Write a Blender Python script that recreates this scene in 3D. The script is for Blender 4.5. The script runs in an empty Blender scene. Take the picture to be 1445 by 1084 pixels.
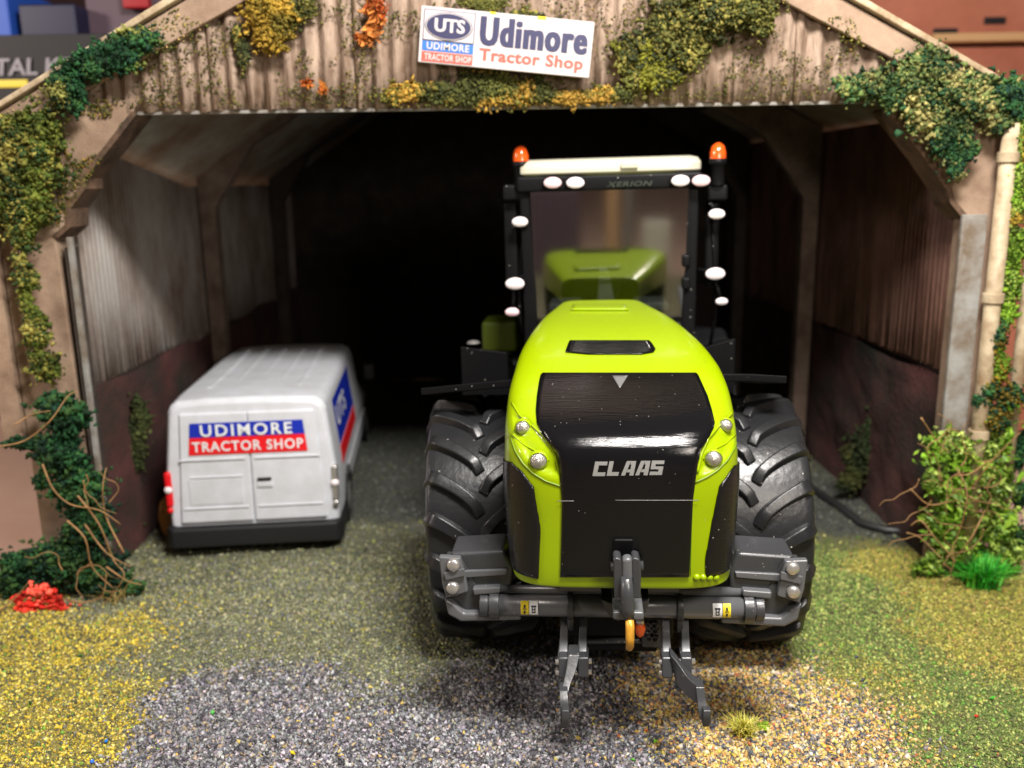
import bpy, bmesh, math, random
import numpy as np
from mathutils import Matrix, Vector
from mathutils.bvhtree import BVHTree
random.seed(7); rng = np.random.default_rng(7)
S = bpy.context.scene
COL = S.collection
PI = math.pi; rad = math.radians

# ------------------------------------------------------------------ camera
CH, CF, CP, CR = 4.06, 1250.0, rad(12.93), rad(0.9)
_f = np.array([0, math.cos(CP), -math.sin(CP)]); _r0 = np.array([1., 0, 0]); _u0 = np.array([0, math.sin(CP), math.cos(CP)])
_r = _r0*math.cos(CR) - _u0*math.sin(CR); _u = _u0*math.cos(CR) + _r0*math.sin(CR)
cam = bpy.data.cameras.new('camera'); co = bpy.data.objects.new('camera', cam); COL.objects.link(co)
co.matrix_world = Matrix(((_r[0], _u[0], -_f[0], 0), (_r[1], _u[1], -_f[1], 0), (_r[2], _u[2], -_f[2], CH), (0, 0, 0, 1)))
cam.sensor_width = 36; cam.lens = 36*CF/1445; cam.clip_end = 500; cam.clip_start = .05
cam.dof.use_dof = True; cam.dof.focus_distance = 5.95; cam.dof.aperture_fstop = 0.55
S.camera = co

# ------------------------------------------------------------------ light
wd = bpy.data.worlds.new("World"); S.world = wd; wd.use_nodes = True
wd.node_tree.nodes['Background'].inputs[0].default_value = (1.0, .86, .78, 1)
wd.node_tree.nodes['Background'].inputs[1].default_value = 0.11
def lamp(name, loc, target, power, size, color, size_y=None):
    l = bpy.data.lights.new(name, 'AREA'); l.energy = power; l.size = size; l.shape = 'RECTANGLE' if size_y else 'DISK'; l.color = color
    if size_y: l.size_y = size_y
    o = bpy.data.objects.new(name, l); COL.objects.link(o); o.location = loc
    o.rotation_euler = (Vector(target)-Vector(loc)).to_track_quat('-Z', 'Y').to_euler()
    return o
lamp('ceiling_lamp', (1.9, 2.6, 10.2), (0.9, 7.5, 1.5), 2150, 3.2, (1, .95, .90), 1.3)
lamp('fill_lamp', (3.0, 1.6, 5.2), (-1.0, 9.5, 2.8), 190, 1.4, (1, .90, .80))  # unseen front fill, added to brighten the walls inside the shed
lamp('side_fill', (-13, 4.5, 8.5), (-7.5, 11, 0), 1000, 2.0, (1, .88, .80))  # unseen fill, added to brighten the tabletop and boxes on the left
S.view_settings.view_transform = 'Standard'; S.view_settings.look = 'None'
S.view_settings.exposure = 0.08; S.view_settings.gamma = 1

# ------------------------------------------------------------------ pixel <-> place
def ray(px, py): return _f + _r*(px-722.5)/CF - _u*(py-542)/CF
def at(px, py, Y=None, Z=None, X=None):
    d = ray(px, py)
    t = Y/d[1] if Y is not None else ((Z-CH)/d[2] if Z is not None else X/d[0])
    return Vector((t*d[0], t*d[1], CH+t*d[2]))
TA, TX, TY0, TLEAN = rad(5.0), 0.25, 9.0, rad(-0.7)
TM = Matrix.Translation((TY0*math.sin(TA)+TX, TY0*math.cos(TA), 0)) @ Matrix.Rotation(-TA, 4, 'Z') @ Matrix.Rotation(TLEAN, 4, 'Y')
TMi = TM.inverted()
TO = TMi @ Vector((0, 0, CH))
def tray(px, py): return (TMi.to_3x3() @ Vector(ray(px, py))).normalized()
def T(px, py, y):                       # tractor-local point; y counted from under the camera
    d = tray(px, py); t = (y-TY0-TO.y)/d.y
    return TO + d*t
def tpix(p):
    w = np.array(TM @ Vector(p)) - [0, 0, CH]; k = w @ _f
    return 722.5+CF*(w@_r)/k, 542-CF*(w@_u)/k

def srgb(r, g, b):
    f = lambda c: (c/255/12.92) if c/255 <= .04045 else ((c/255+.055)/1.055)**2.4
    return (f(r), f(g), f(b))

# ------------------------------------------------------------------ materials
def mat(name, col, rough=.5, metal=0, spec=.5, bump=0, bscale=20, var=0, vscale=3, col2=None, speck=0, speck_scale=60, coat=0, emit=None, attr=None, trans=0, stretch=None, aniso=None):
    m = bpy.data.materials.new(name); m.use_nodes = True; nt = m.node_tree; b = nt.nodes['Principled BSDF']
    N = nt.nodes.new; Lk = nt.links.new
    b.inputs['Base Color'].default_value = (*col, 1); b.inputs['Roughness'].default_value = rough
    b.inputs['Metallic'].default_value = metal; b.inputs['Specular IOR Level'].default_value = spec
    b.inputs['Coat Weight'].default_value = coat; b.inputs['Coat Roughness'].default_value = .08
    if trans: b.inputs['Transmission Weight'].default_value = trans
    tc = N('ShaderNodeTexCoord'); mp = N('ShaderNodeMapping'); Lk(tc.outputs['Object'], mp.inputs[0])
    if stretch: mp.inputs['Scale'].default_value = stretch
    cur = None
    if attr:
        a = N('ShaderNodeAttribute'); a.attribute_name = attr; cur = a.outputs['Color']
    if var or col2:
        n = N('ShaderNodeTexNoise'); n.inputs['Scale'].default_value = vscale; n.inputs['Detail'].default_value = 7; n.inputs['Roughness'].default_value = .65
        Lk(mp.outputs[0], n.inputs[0])
        rp = N('ShaderNodeValToRGB'); rp.color_ramp.elements[0].position = .36; rp.color_ramp.elements[1].position = .66
        Lk(n.outputs[0], rp.inputs[0])
        mx = N('ShaderNodeMix'); mx.data_type = 'RGBA'
        c2 = col2 if col2 else tuple(c*(1-var) for c in col)
        if cur: 
            mx.blend_type = 'MULTIPLY'; mx.inputs[0].default_value = 1; Lk(cur, mx.inputs[6])
            rp.color_ramp.elements[0].color = (1-var, 1-var, 1-var, 1); Lk(rp.outputs[0], mx.inputs[7])
        else:
            Lk(rp.outputs[0], mx.inputs[0]); mx.inputs[6].default_value = (*col, 1); mx.inputs[7].default_value = (*c2, 1)
        cur = mx.outputs[2]
    if speck:
        v = N('ShaderNodeTexVoronoi'); v.inputs['Scale'].default_value = speck_scale; Lk(tc.outputs['Object'], v.inputs[0])
        lt = N('ShaderNodeMath'); lt.operation = 'LESS_THAN'; lt.inputs[1].default_value = speck; Lk(v.outputs['Distance'], lt.inputs[0])
        sp = N('ShaderNodeSeparateColor'); Lk(v.outputs['Color'], sp.inputs[0])
        g = N('ShaderNodeMath'); g.operation = 'GREATER_THAN'; g.inputs[1].default_value = .72; Lk(sp.outputs[0], g.inputs[0])
        mu = N('ShaderNodeMath'); mu.operation = 'MULTIPLY'; Lk(lt.outputs[0], mu.inputs[0]); Lk(g.outputs[0], mu.inputs[1])
        mx = N('ShaderNodeMix'); mx.data_type = 'RGBA'; Lk(mu.outputs[0], mx.inputs[0])
        if cur: Lk(cur, mx.inputs[6])
        else: mx.inputs[6].default_value = (*col, 1)
        mx.inputs[7].default_value = (.5, .47, .42, 1); cur = mx.outputs[2]
    if cur: Lk(cur, b.inputs['Base Color'])
    if bump:
        n = N('ShaderNodeTexNoise'); n.inputs['Scale'].default_value = bscale; n.inputs['Detail'].default_value = 5; Lk(mp.outputs[0], n.inputs[0])
        bp = N('ShaderNodeBump'); bp.inputs['Strength'].default_value = bump; bp.inputs['Distance'].default_value = .02
        Lk(n.outputs[0], bp.inputs['Height']); Lk(bp.outputs[0], b.inputs['Normal'])
    if emit: b.inputs['Emission Color'].default_value = (*emit[:3], 1); b.inputs['Emission Strength'].default_value = emit[3]
    return m
M = {}
M['lime'] = mat('lime_paint', (.245, .345, .0), .3, spec=.35, coat=.25, bump=.04, bscale=6, speck=.05, speck_scale=18)
M['lime_dark'] = mat('lime_shadow_line', (.12, .2, .005), .4)
M['lime_shaded'] = mat('shaded_lime_plastic', (.10, .14, .006), .5)  # lime darkened to hold the shade on the side tank
M['black'] = mat('black_plastic', (.005, .005, .0055), .45, spec=.12, speck=.09, speck_scale=22)
M['gloss'] = mat('gloss_black_panel', (.004, .004, .0045), .13, spec=.36, speck=.06, speck_scale=26, bump=.10, bscale=10, stretch=(.6, 1, 22))
M['lens_black'] = mat('black_side_grille', (.007, .0065, .0065), .18, spec=.35, speck=.08, speck_scale=25, bump=.2, bscale=30, stretch=(.5, .5, 3))
M['grey'] = mat('dark_grey_plastic', (.038, .0395, .043), .34, bump=.08, bscale=30, speck=.09, speck_scale=24, coat=.12)
M['grey2'] = mat('mid_grey_plastic', (.10, .103, .11), .28, bump=.05, bscale=30, speck=.08, speck_scale=20)
M['steel'] = mat('bright_steel', (.62, .6, .58), .3, metal=.8)
M['tyre'] = mat('tyre_rubber', (.015, .0155, .017), .34, spec=.5, bump=.15, bscale=22, var=.3, vscale=5, speck=.085, speck_scale=15)
M['rim'] = mat('rim_paint', (.5, .5, .48), .4)
M['cream'] = mat('cream_roof', (.47, .455, .36), .4, coat=.2)
M['amber'] = mat('amber_lens', (.75, .09, .01), .15, coat=.6)
M['white_lens'] = mat('white_lamp_lens', (.88, .8, .82), .25)
M['pink_lens'] = mat('pinkish_lamp_lens', (.85, .62, .66), .25)
M['head_lens'] = mat('headlamp_lens', (.42, .40, .36), .12, metal=.6, bump=.5, bscale=60)
M['silver'] = mat('silver_print', (.27, .27, .26), .35, metal=.3)
M['dimsilver'] = mat('dim_silver_print', (.12, .12, .12), .4)
M['header'] = mat('faint_green_grey_print', (.022, .03, .02), .4)
M['yellow'] = mat('yellow_label', (.75, .58, .02), .4)
M['white'] = mat('white_label', (.8, .82, .84), .4)
M['ink'] = mat('black_ink', (.02, .02, .03), .5)
M['hookgold'] = mat('ochre_worn_hook', (.72, .36, .04), .35, metal=.2, var=.5, vscale=9)
M['orange'] = mat('orange_plug', (.85, .13, .02), .35)
M['van'] = mat('van_white_paint', (.66, .68, .74), .38, col2=(.56, .575, .60), vscale=3.5, bump=.03, bscale=8)
M['vangrey'] = mat('van_white_worn', (.42, .43, .45), .4)
M['vandark'] = mat('van_black_trim', (.009, .009, .01), .6)
M['vanline'] = mat('van_panel_gap', (.22, .22, .22), .6)
M['red'] = mat('red_print', srgb(225, 25, 35), .35)
M['blue'] = mat('blue_print', srgb(20, 45, 170), .35)
M['navy'] = mat('navy_print', srgb(34, 34, 72), .5)
M['signred'] = mat('sign_red_print', srgb(232, 80, 66), .5)
M['signblue'] = mat('sign_blue_print', srgb(40, 100, 175), .5)
M['signwhite'] = mat('sign_white_face', (.47, .43, .425), .45)
M['sheet'] = mat('weathered_sheet', srgb(166, 144, 126), .75, col2=srgb(104, 82, 64), vscale=5.0, bump=.8, bscale=22, stretch=(2.2, 1, .4))
M['sheet_in'] = mat('grey_brown_sheet', srgb(158, 152, 146), .6, col2=srgb(104, 84, 70), vscale=1.3, bump=.3, bscale=14, stretch=(1, 1, .5))
M['sheet_right'] = mat('brown_sheet', srgb(140, 104, 90), .7, col2=srgb(88, 58, 48), vscale=1.5, bump=.3, bscale=14, stretch=(1, 1, .5))
M['roof_in'] = mat('roof_underside_sheet', srgb(168, 166, 154), .6, col2=srgb(124, 98, 72), vscale=1.1, bump=.3, bscale=12)
M['plaster'] = mat('gritty_tan_frame', srgb(162, 138, 116), .85, col2=srgb(124, 100, 82), vscale=2.2, bump=.35, bscale=60)
M['plaster2'] = mat('rust_stained_edge', srgb(110, 84, 64), .85, col2=srgb(60, 46, 36), vscale=4, bump=.6, bscale=20)
M['pipe'] = mat('pale_painted_pipe', srgb(192, 176, 146), .6, col2=srgb(140, 116, 88), vscale=4, bump=.3, bscale=20)
M['channel'] = mat('grey_metal_channel', srgb(150, 150, 146), .55, col2=srgb(110, 96, 80), vscale=4, bump=.2, bscale=20)
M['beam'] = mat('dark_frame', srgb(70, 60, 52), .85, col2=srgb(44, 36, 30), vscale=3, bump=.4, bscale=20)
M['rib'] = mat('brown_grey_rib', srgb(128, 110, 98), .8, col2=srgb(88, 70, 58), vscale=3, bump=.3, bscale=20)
M['brick'] = mat('dull_red_block', srgb(84, 46, 44), .9, col2=srgb(38, 36, 28), vscale=1.2, bump=.7, bscale=16)
M['mortar'] = mat('dark_joint', srgb(52, 40, 36), .95)
M['crumb'] = mat('crumbs', (1, 1, 1), .8, attr='Col', spec=.25)
M['grain'] = mat('grains', (1, 1, 1), .6, attr='Col', spec=.3, var=.35, vscale=40)
M['soil'] = mat('soil', (1, 1, 1), .9, attr='Col', bump=1, bscale=45, var=.5, vscale=30)
M['leafbright'] = mat('bright_leaf', (1, 1, 1), .55, attr='Col')
M['twig'] = mat('tan_twig', srgb(165, 125, 80), .7, var=.4, vscale=10)
M['petal'] = mat('red_flock', (.8, .045, .03), .7)
M['hay'] = mat('straw', srgb(196, 142, 62), .8, col2=srgb(150, 98, 38), vscale=14, bump=1, bscale=30, stretch=(3, 3, .6))
M['card'] = mat('terracotta_card', srgb(196, 122, 96), .8, col2=srgb(176, 104, 80), vscale=1)
M['cardedge'] = mat('pale_card_edge', srgb(214, 170, 120), .8)
M['table'] = mat('tan_tabletop', srgb(226, 190, 170), .6, col2=srgb(212, 172, 150), vscale=.6)
M['roomwall'] = mat('dim_room_wall', srgb(96, 72, 70), .9, var=.3, vscale=.3)
M['boxdark'] = mat('dark_printed_box', srgb(26, 23, 26), .6)
M['boxmauve'] = mat('mauve_box', srgb(96, 78, 88), .6)
M['boxnavy'] = mat('navy_box', srgb(20, 22, 56), .5)
M['boxblue'] = mat('bright_blue_box', srgb(40, 84, 180), .5)
M['boxred'] = mat('red_box', srgb(160, 20, 30), .5)
M['letter'] = mat('pale_grey_letter', srgb(140, 136, 142), .5)
M['hose'] = mat('black_rubber_kerb', (.02, .02, .02), .45)
M['seat'] = mat('dark_seat', (.03, .035, .03), .6)
M['console'] = mat('pale_console', (.8, .82, .8), .4)
M['mirrorcream'] = mat('mirrored_cream_card', (.72, .66, .52), .6)  # colour of the cream card added for the windscreen reflection
# glass: transparent with a real reflection
g = bpy.data.materials.new('cab_glass'); g.use_nodes = True; nt = g.node_tree; nt.nodes.clear()
o_ = nt.nodes.new('ShaderNodeOutputMaterial'); mx_ = nt.nodes.new('ShaderNodeMixShader'); tr_ = nt.nodes.new('ShaderNodeBsdfTransparent'); gl_ = nt.nodes.new('ShaderNodeBsdfGlossy')
tr_.inputs[0].default_value = (.6, .62, .6, 1); gl_.inputs['Roughness'].default_value = .07; mx_.inputs[0].default_value = .38
nt.links.new(tr_.outputs[0], mx_.inputs[1]); nt.links.new(gl_.outputs[0], mx_.inputs[2]); nt.links.new(mx_.outputs[0], o_.inputs[0]); M['glass'] = g

# ------------------------------------------------------------------ mesh helpers
class MB:
    def __init__(s): s.v = []; s.f = []; s.sm = []
    def add(s, vs, fs, smooth=False):
        n = len(s.v); s.v += [tuple(v) for v in vs]; s.f += [tuple(i+n for i in f) for f in fs]; s.sm += [smooth]*len(fs); return s
    def box(s, c, d, m=None):
        x, y, z = d[0]/2, d[1]/2, d[2]/2
        vs = [Vector((i*x, j*y, k*z)) for i in (-1, 1) for j in (-1, 1) for k in (-1, 1)]
        if m is not None: vs = [m @ v for v in vs]
        vs = [v+Vector(c) for v in vs]
        return s.add(vs, [(0, 1, 3, 2), (4, 6, 7, 5), (0, 4, 5, 1), (2, 3, 7, 6), (0, 2, 6, 4), (1, 5, 7, 3)])
    def grid(s, P, smooth=True, closeu=False, flip=False):      # P[i][j]
        n = len(P); m = len(P[0]); vs = [p for r in P for p in r]; fs = []
        for i in range(n-1):
            for j in range(m if closeu else m-1):
                a, b, c, d = i*m+j, i*m+(j+1) % m, (i+1)*m+(j+1) % m, (i+1)*m+j
                fs.append((a, d, c, b) if flip else (a, b, c, d))
        return s.add(vs, fs, smooth)
    def tube(s, path, r, n=10, cap=True):
        path = [Vector(p) for p in path]; rs = r if isinstance(r, (list, tuple)) else [r]*len(path)
        rows = []; up = None
        for i, p in enumerate(path):
            t = (path[min(i+1, len(path)-1)]-path[max(i-1, 0)]).normalized()
            if up is None: up = t.orthogonal().normalized()
            up = (up - t*up.dot(t)).normalized(); q = t.cross(up)
            rows.append([p+(up*math.cos(a)+q*math.sin(a))*rs[i] for a in [2*PI*k/n for k in range(n)]])
        s.grid(rows, True, True)
        if cap:
            s.add(rows[0], [tuple(range(n))[::-1]]); s.add(rows[-1], [tuple(range(n))])
        return s
    def lathe(s, prof, c=(0, 0, 0), axis='Z', n=24, m=None):
        c = Vector(c); rows = []
        for (r, h) in prof:
            row = []
            for k in range(n):
                a = 2*PI*k/n; x, y = r*math.cos(a), r*math.sin(a)
                v = Vector((x, y, h)) if axis == 'Z' else (Vector((h, x, y)) if axis == 'X' else Vector((x, h, -y)))
                if m is not None: v = m @ v
                row.append(c+v)
            rows.append(row)
        return s.grid(rows, True, True)
    def prism(s, poly, dv):                 # poly: 3-D points of the near face, dv: thickness vector
        P = [Vector(p) for p in poly]; dv = Vector(dv); n = len(P)
        Q = [p+dv for p in P]
        s.add(P+Q, [tuple(range(n)), tuple(range(n, 2*n))[::-1]]+[(i, i+n, (i+1) % n+n, (i+1) % n) for i in range(n)])
        return s
    def build(s, name, m, parent=None, bevel=0, subsurf=0, seg=2, fix=True):
        me = bpy.data.meshes.new(name); me.from_pydata(s.v, [], s.f)
        me.polygons.foreach_set('use_smooth', s.sm); 
        if fix:
            bm = bmesh.new(); bm.from_mesh(me); bmesh.ops.remove_doubles(bm, verts=bm.verts, dist=1e-5)
            bmesh.ops.recalc_face_normals(bm, faces=bm.faces); bm.to_mesh(me); bm.free()
        me.materials.append(M[m] if isinstance(m, str) else m)
        o = bpy.data.objects.new(name, me); COL.objects.link(o); o.parent = parent
        if bevel:
            b = o.modifiers.new('bevel', 'BEVEL'); b.width = bevel; b.segments = seg; b.limit_method = 'ANGLE'; b.angle_limit = rad(40)
            me.polygons.foreach_set('use_smooth', [True]*len(me.polygons)); w = o.modifiers.new('wn', 'WEIGHTED_NORMAL'); w.keep_sharp = False
        if subsurf: 
            q = o.modifiers.new('sub', 'SUBSURF'); q.levels = q.render_levels = subsurf
        return o
def tag(o, label=None, cat=None, group=None, kind=None):
    if label: o['label'] = label
    if cat: o['category'] = cat
    if group: o['group'] = group
    if kind: o['kind'] = kind
    return o
def empty(name, loc=(0, 0, 0), rot=(0, 0, 0)):
    o = bpy.data.objects.new(name, None); COL.objects.link(o); o.location = loc; o.rotation_euler = rot; o.empty_display_size = .1; return o
def text_pts(body, bold=.0, spacing=1.0):
    c = bpy.data.curves.new('t', 'FONT'); c.body = body; c.offset = bold; c.space_character = spacing; c.resolution_u = 3
    o = bpy.data.objects.new('t', c); COL.objects.link(o)
    me = bpy.data.meshes.new_from_object(o.evaluated_get(bpy.context.evaluated_depsgraph_get()))
    v = [tuple(p.co[:2]) for p in me.vertices]; f = [tuple(p.vertices) for p in me.polygons]
    bpy.data.objects.remove(o); bpy.data.curves.remove(c); bpy.data.meshes.remove(me)
    a = np.array(v); a = (a-a.min(0))/(a.max(0)-a.min(0))
    return a, f
def text(name, body, origin, du, dv, m, parent, bold=.02, spacing=1.0, lift=None):   # stretched into the box origin + u*du + v*dv
    a, f = text_pts(body, min(bold, .022), spacing)
    o_, du, dv = Vector(origin), Vector(du), Vector(dv)
    mb = MB(); nrm = du.cross(dv).normalized(); lim = min(bold, .022); ex = (bold-lim)*dv.length*.9; dn = du.normalized()
    for k, sh in enumerate((0,) if ex < .0005 else (-ex, 0, ex)): mb.add([o_+du*p[0]+dv*p[1]+dn*sh+nrm*(.0006*k) for p in a], f)
    return mb.build(name, m, parent, fix=False)

# crumbs: thousands of small irregular bits in one mesh, with a colour each
OCT = np.array([(1, 0, 0), (-1, 0, 0), (0, 1, 0), (0, -1, 0), (0, 0, 1), (0, 0, -1)], float)
OCTF = np.array([(0, 2, 4), (2, 1, 4), (1, 3, 4), (3, 0, 4), (2, 0, 5), (1, 2, 5), (3, 1, 5), (0, 3, 5)])
TET = np.array([(1, 0, -.3), (-.5, .87, -.3), (-.5, -.87, -.3), (0, 0, .6)]); TETF = np.array([(0, 1, 3), (1, 2, 3), (2, 0, 3), (0, 2, 1)])
LEAF = np.array([(-1, 0, 0), (0, -.5, .15), (1, 0, 0), (0, .5, .15)]); LEAFF = np.array([(0, 1, 2), (0, 2, 3)])
def randrot(n):
    q = rng.normal(size=(n, 4)); q /= np.linalg.norm(q, axis=1)[:, None]; w, x, y, z = q.T
    return np.stack([1-2*(y*y+z*z), 2*(x*y-z*w), 2*(x*z+y*w), 2*(x*y+z*w), 1-2*(x*x+z*z), 2*(y*z-x*w), 2*(x*z-y*w), 2*(y*z+x*w), 1-2*(x*x+y*y)], 1).reshape(n, 3, 3)
def crumbs(name, pos, size, cols, m='crumb', shape='tet', flat=None, parent=None, jitter=.35, rot=None, loc=None):
    V, F_ = {'oct': (OCT, OCTF), 'tet': (TET, TETF), 'leaf': (LEAF, LEAFF)}[shape]
    n = len(pos); k = len(V)
    v = np.broadcast_to(V, (n, k, 3)).copy()*(1+rng.uniform(-jitter, jitter, (n, k, 1)))
    if flat is not None: v *= flat
    R_ = randrot(n) if rot is None else rot
    v = np.einsum('nij,nkj->nki', R_, v)*np.asarray(size).reshape(-1, 1, 1)
    if loc is not None: pos = pos-np.array(loc)
    v += pos[:, None, :]
    f = (F_[None]+np.arange(n)[:, None, None]*k).reshape(-1, 3)
    me = bpy.data.meshes.new(name); me.vertices.add(n*k); me.vertices.foreach_set('co', v.astype(np.float32).ravel())
    nf = len(f); me.loops.add(nf*3); me.loops.foreach_set('vertex_index', f.astype(np.int32).ravel())
    me.polygons.add(nf); me.polygons.foreach_set('loop_start', np.arange(0, nf*3, 3, dtype=np.int32)); me.polygons.foreach_set('loop_total', np.full(nf, 3, np.int32))
    ca = me.color_attributes.new('Col', 'FLOAT_COLOR', 'POINT')
    c4 = np.concatenate([np.repeat(cols, k, 0), np.ones((n*k, 1))], 1).astype(np.float32); ca.data.foreach_set('color', c4.ravel())
    me.update(calc_edges=True); me.validate(); me.materials.append(M[m])
    o = bpy.data.objects.new(name, me); COL.objects.link(o); o.parent = parent
    if loc is not None: o.location = loc
    return o
def pal(cols, n, w=None, var=.25):
    c = np.array([srgb(*q) for q in cols]); i = rng.choice(len(c), n, p=None if w is None else np.array(w)/sum(w))
    return np.clip(c[i]*rng.uniform(1-var, 1+var, (n, 1))*rng.uniform(1-var*.3, 1+var*.3, (n, 3)), 0, 1)

# ------------------------------------------------------------------ ground
def vnoise(x, y, s, seed=0):
    x = x*s; y = y*s; xi = np.floor(x).astype(int); yi = np.floor(y).astype(int); fx = x-xi; fy = y-yi
    def h(a, b):
        t = np.sin(a*127.1+b*311.7+seed*74.7)*43758.5453; return t-np.floor(t)
    fx = fx*fx*(3-2*fx); fy = fy*fy*(3-2*fy)
    return (h(xi, yi)*(1-fx)+h(xi+1, yi)*fx)*(1-fy)+(h(xi, yi+1)*(1-fx)+h(xi+1, yi+1)*fx)*fy
def gh(x, y): return .03*(vnoise(x, y, 1.3, 1)-.5)+.02*(vnoise(x, y, 4, 2)-.5)
ZN = {'yellow': [(20, 900), (60, 980), (30, 1060), (110, 930), (0, 1000), (150, 1000), (110, 1080), (190, 890)],
      'olive': [(250, 860), (400, 850), (500, 900), (400, 930), (200, 830), (560, 960), (320, 800), (500, 800), (330, 900), (230, 930), (640, 930)],
      'grey': [(300, 1000), (450, 1040), (700, 1030), (230, 1070), (600, 1060), (820, 1030), (850, 970), (880, 1080), (400, 985), (700, 970), (540, 1010)],
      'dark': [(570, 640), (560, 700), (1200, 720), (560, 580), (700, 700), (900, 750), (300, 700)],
      'green': [(1200, 850), (1250, 900), (1160, 900), (1300, 950), (1400, 1070), (1350, 1010), (1180, 950), (1300, 1040), (1440, 1020), (1150, 830)],
      'ygreen': [(1400, 870), (1300, 830), (1440, 930), (1230, 960), (1350, 900)],
      'orange': [(1000, 1060), (1100, 1030), (1160, 1060), (1060, 980), (1000, 950), (1180, 1000), (1230, 1080), (940, 1000), (1110, 960)]}
PAL = {'yellow': ([(232, 210, 84), (214, 188, 60), (240, 224, 130), (124, 120, 72), (92, 90, 72), (150, 150, 130), (130, 176, 70)], [5, 4, 3, 4, 3.4, 1, .8]),
       'olive': ([(150, 152, 118), (122, 126, 92), (182, 180, 142), (92, 94, 80), (136, 138, 132), (184, 184, 90)], [4, 5, 3, 4, 3, 1]),
       'grey': ([(150, 148, 152), (118, 118, 124), (192, 190, 194), (74, 72, 78), (176, 160, 134), (206, 180, 100)], [5, 6, 3, 5, 1, .35]),
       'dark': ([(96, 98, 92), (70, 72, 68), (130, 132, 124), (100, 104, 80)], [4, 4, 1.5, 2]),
       'green': ([(138, 156, 82), (98, 120, 60), (186, 192, 112), (100, 92, 66), (120, 172, 72)], [5, 5, 4, 2, 1]),
       'ygreen': ([(186, 180, 84), (150, 156, 66), (208, 196, 110), (110, 104, 60), (200, 160, 90)], [5, 4, 3, 2, 1]),
       'orange': ([(214, 170, 104), (222, 196, 134), (196, 122, 80), (226, 214, 190), (84, 88, 98), (136, 132, 130), (206, 186, 84)], [3.6, 5, .9, 2, 4, 3.6, 3])}
zk = list(ZN); zp = []; zi = []
for i, k in enumerate(zk):
    for q in ZN[k]:
        p = at(q[0], q[1], Z=0); zp.append((p.x, p.y)); zi.append(i)
zp = np.array(zp); zi = np.array(zi)
def zones(x, y):
    wx = x+.35*(vnoise(x, y, 2.2, 5)-.5)+.25*(vnoise(x, y, 6, 7)-.5); wy = y+.35*(vnoise(x, y, 2.2, 6)-.5)+.2*(vnoise(x, y, 6, 8)-.5)
    d = (wx[:, None]-zp[None, :, 0])**2+(wy[:, None]-zp[None, :, 1])**2
    k = np.exp(-d/.13)+2e-4/(d*d+.02)
    W = np.stack([k[:, zi == i].sum(1) for i in range(len(zk))], 1); return W/W.sum(1)[:, None]
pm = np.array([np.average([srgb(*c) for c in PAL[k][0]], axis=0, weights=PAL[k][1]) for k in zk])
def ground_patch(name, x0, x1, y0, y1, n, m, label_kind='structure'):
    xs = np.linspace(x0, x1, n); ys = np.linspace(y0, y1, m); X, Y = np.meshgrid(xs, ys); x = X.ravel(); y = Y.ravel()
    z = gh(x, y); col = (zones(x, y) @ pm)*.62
    me = bpy.data.meshes.new(name); idx = np.arange(n*m).reshape(m, n)
    f = np.stack([idx[:-1, :-1], idx[:-1, 1:], idx[1:, 1:], idx[1:, :-1]], -1).reshape(-1, 4)
    me.from_pydata(np.stack([x, y, z], 1).tolist(), [], f.tolist())
    ca = me.color_attributes.new('Col', 'FLOAT_COLOR', 'POINT'); ca.data.foreach_set('color', np.concatenate([col, np.ones((len(x), 1))], 1).astype(np.float32).ravel())
    me.polygons.foreach_set('use_smooth', [True]*len(me.polygons)); me.materials.append(M['soil'])
    o = bpy.data.objects.new(name, me); COL.objects.link(o); o['kind'] = label_kind; return o
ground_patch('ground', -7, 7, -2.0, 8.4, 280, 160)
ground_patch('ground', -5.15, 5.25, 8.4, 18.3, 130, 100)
mb = MB(); mb.box((0, 3.2, -.13), (13.98, 10.38, .2)); mb.box((.05, 13.35, -.13), (10.38, 9.88, .2)); tag(mb.build('base_board', 'plaster2'), kind='structure')
def scatter(n, x0, x1, ya, yb, power=1.0):
    y = ya+(yb-ya)*rng.random(n)**power; x = rng.uniform(x0, x1, n); return x, y
def grains(name, n, x0, x1, ya, yb, smin, smax, keep, power=1.0, flat=(1, .7, .45), lab=None):
    x, y = scatter(n, x0, x1, ya, yb, power)
    inside = np.abs(x) < .60*(y+.6)+.3; x, y = x[inside], y[inside]
    W = zones(x, y); c = (W.cumsum(1) > rng.random((len(x), 1))).argmax(1)
    sel = np.isin(c, [zk.index(k) for k in keep]); x, y, c = x[sel], y[sel], c[sel]
    col = np.zeros((len(x), 3))
    for i, k in enumerate(zk):
        s_ = c == i
        if s_.any(): col[s_] = pal(PAL[k][0], s_.sum(), PAL[k][1], .3)
    big = rng.random(len(x))
    size = smin+(smax-smin)*big**3
    pos = np.stack([x, y, gh(x, y)+size*.25], 1)
    o = crumbs(name, pos, size, col, 'grain', 'oct', np.array(flat), rot=randrot(len(x)))
    tag(o, lab[0], lab[1], kind='stuff'); return o
grains('gravel', 190000, -4.6, 4.6, 4.9, 8.0, .010, .033, ['grey', 'orange'], 1.1, lab=('loose grey and orange stone chips strewn before the shed', 'gravel'))
grains('ground_flock', 180000, -5.6, 5.6, 4.9, 9.2, .009, .026, ['yellow', 'olive', 'green', 'ygreen'], 1.0, lab=('yellow, olive and green flock crumbs covering the ground around the gravel', 'ground cover'))
grains('shed_grit', 34000, -4.4, 4.4, 7.6, 14.5, .014, .034, ['dark', 'olive', 'grey', 'green'], 1.2, lab=('dull grey grit on the shed floor between van and tractor', 'grit'))
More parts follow.
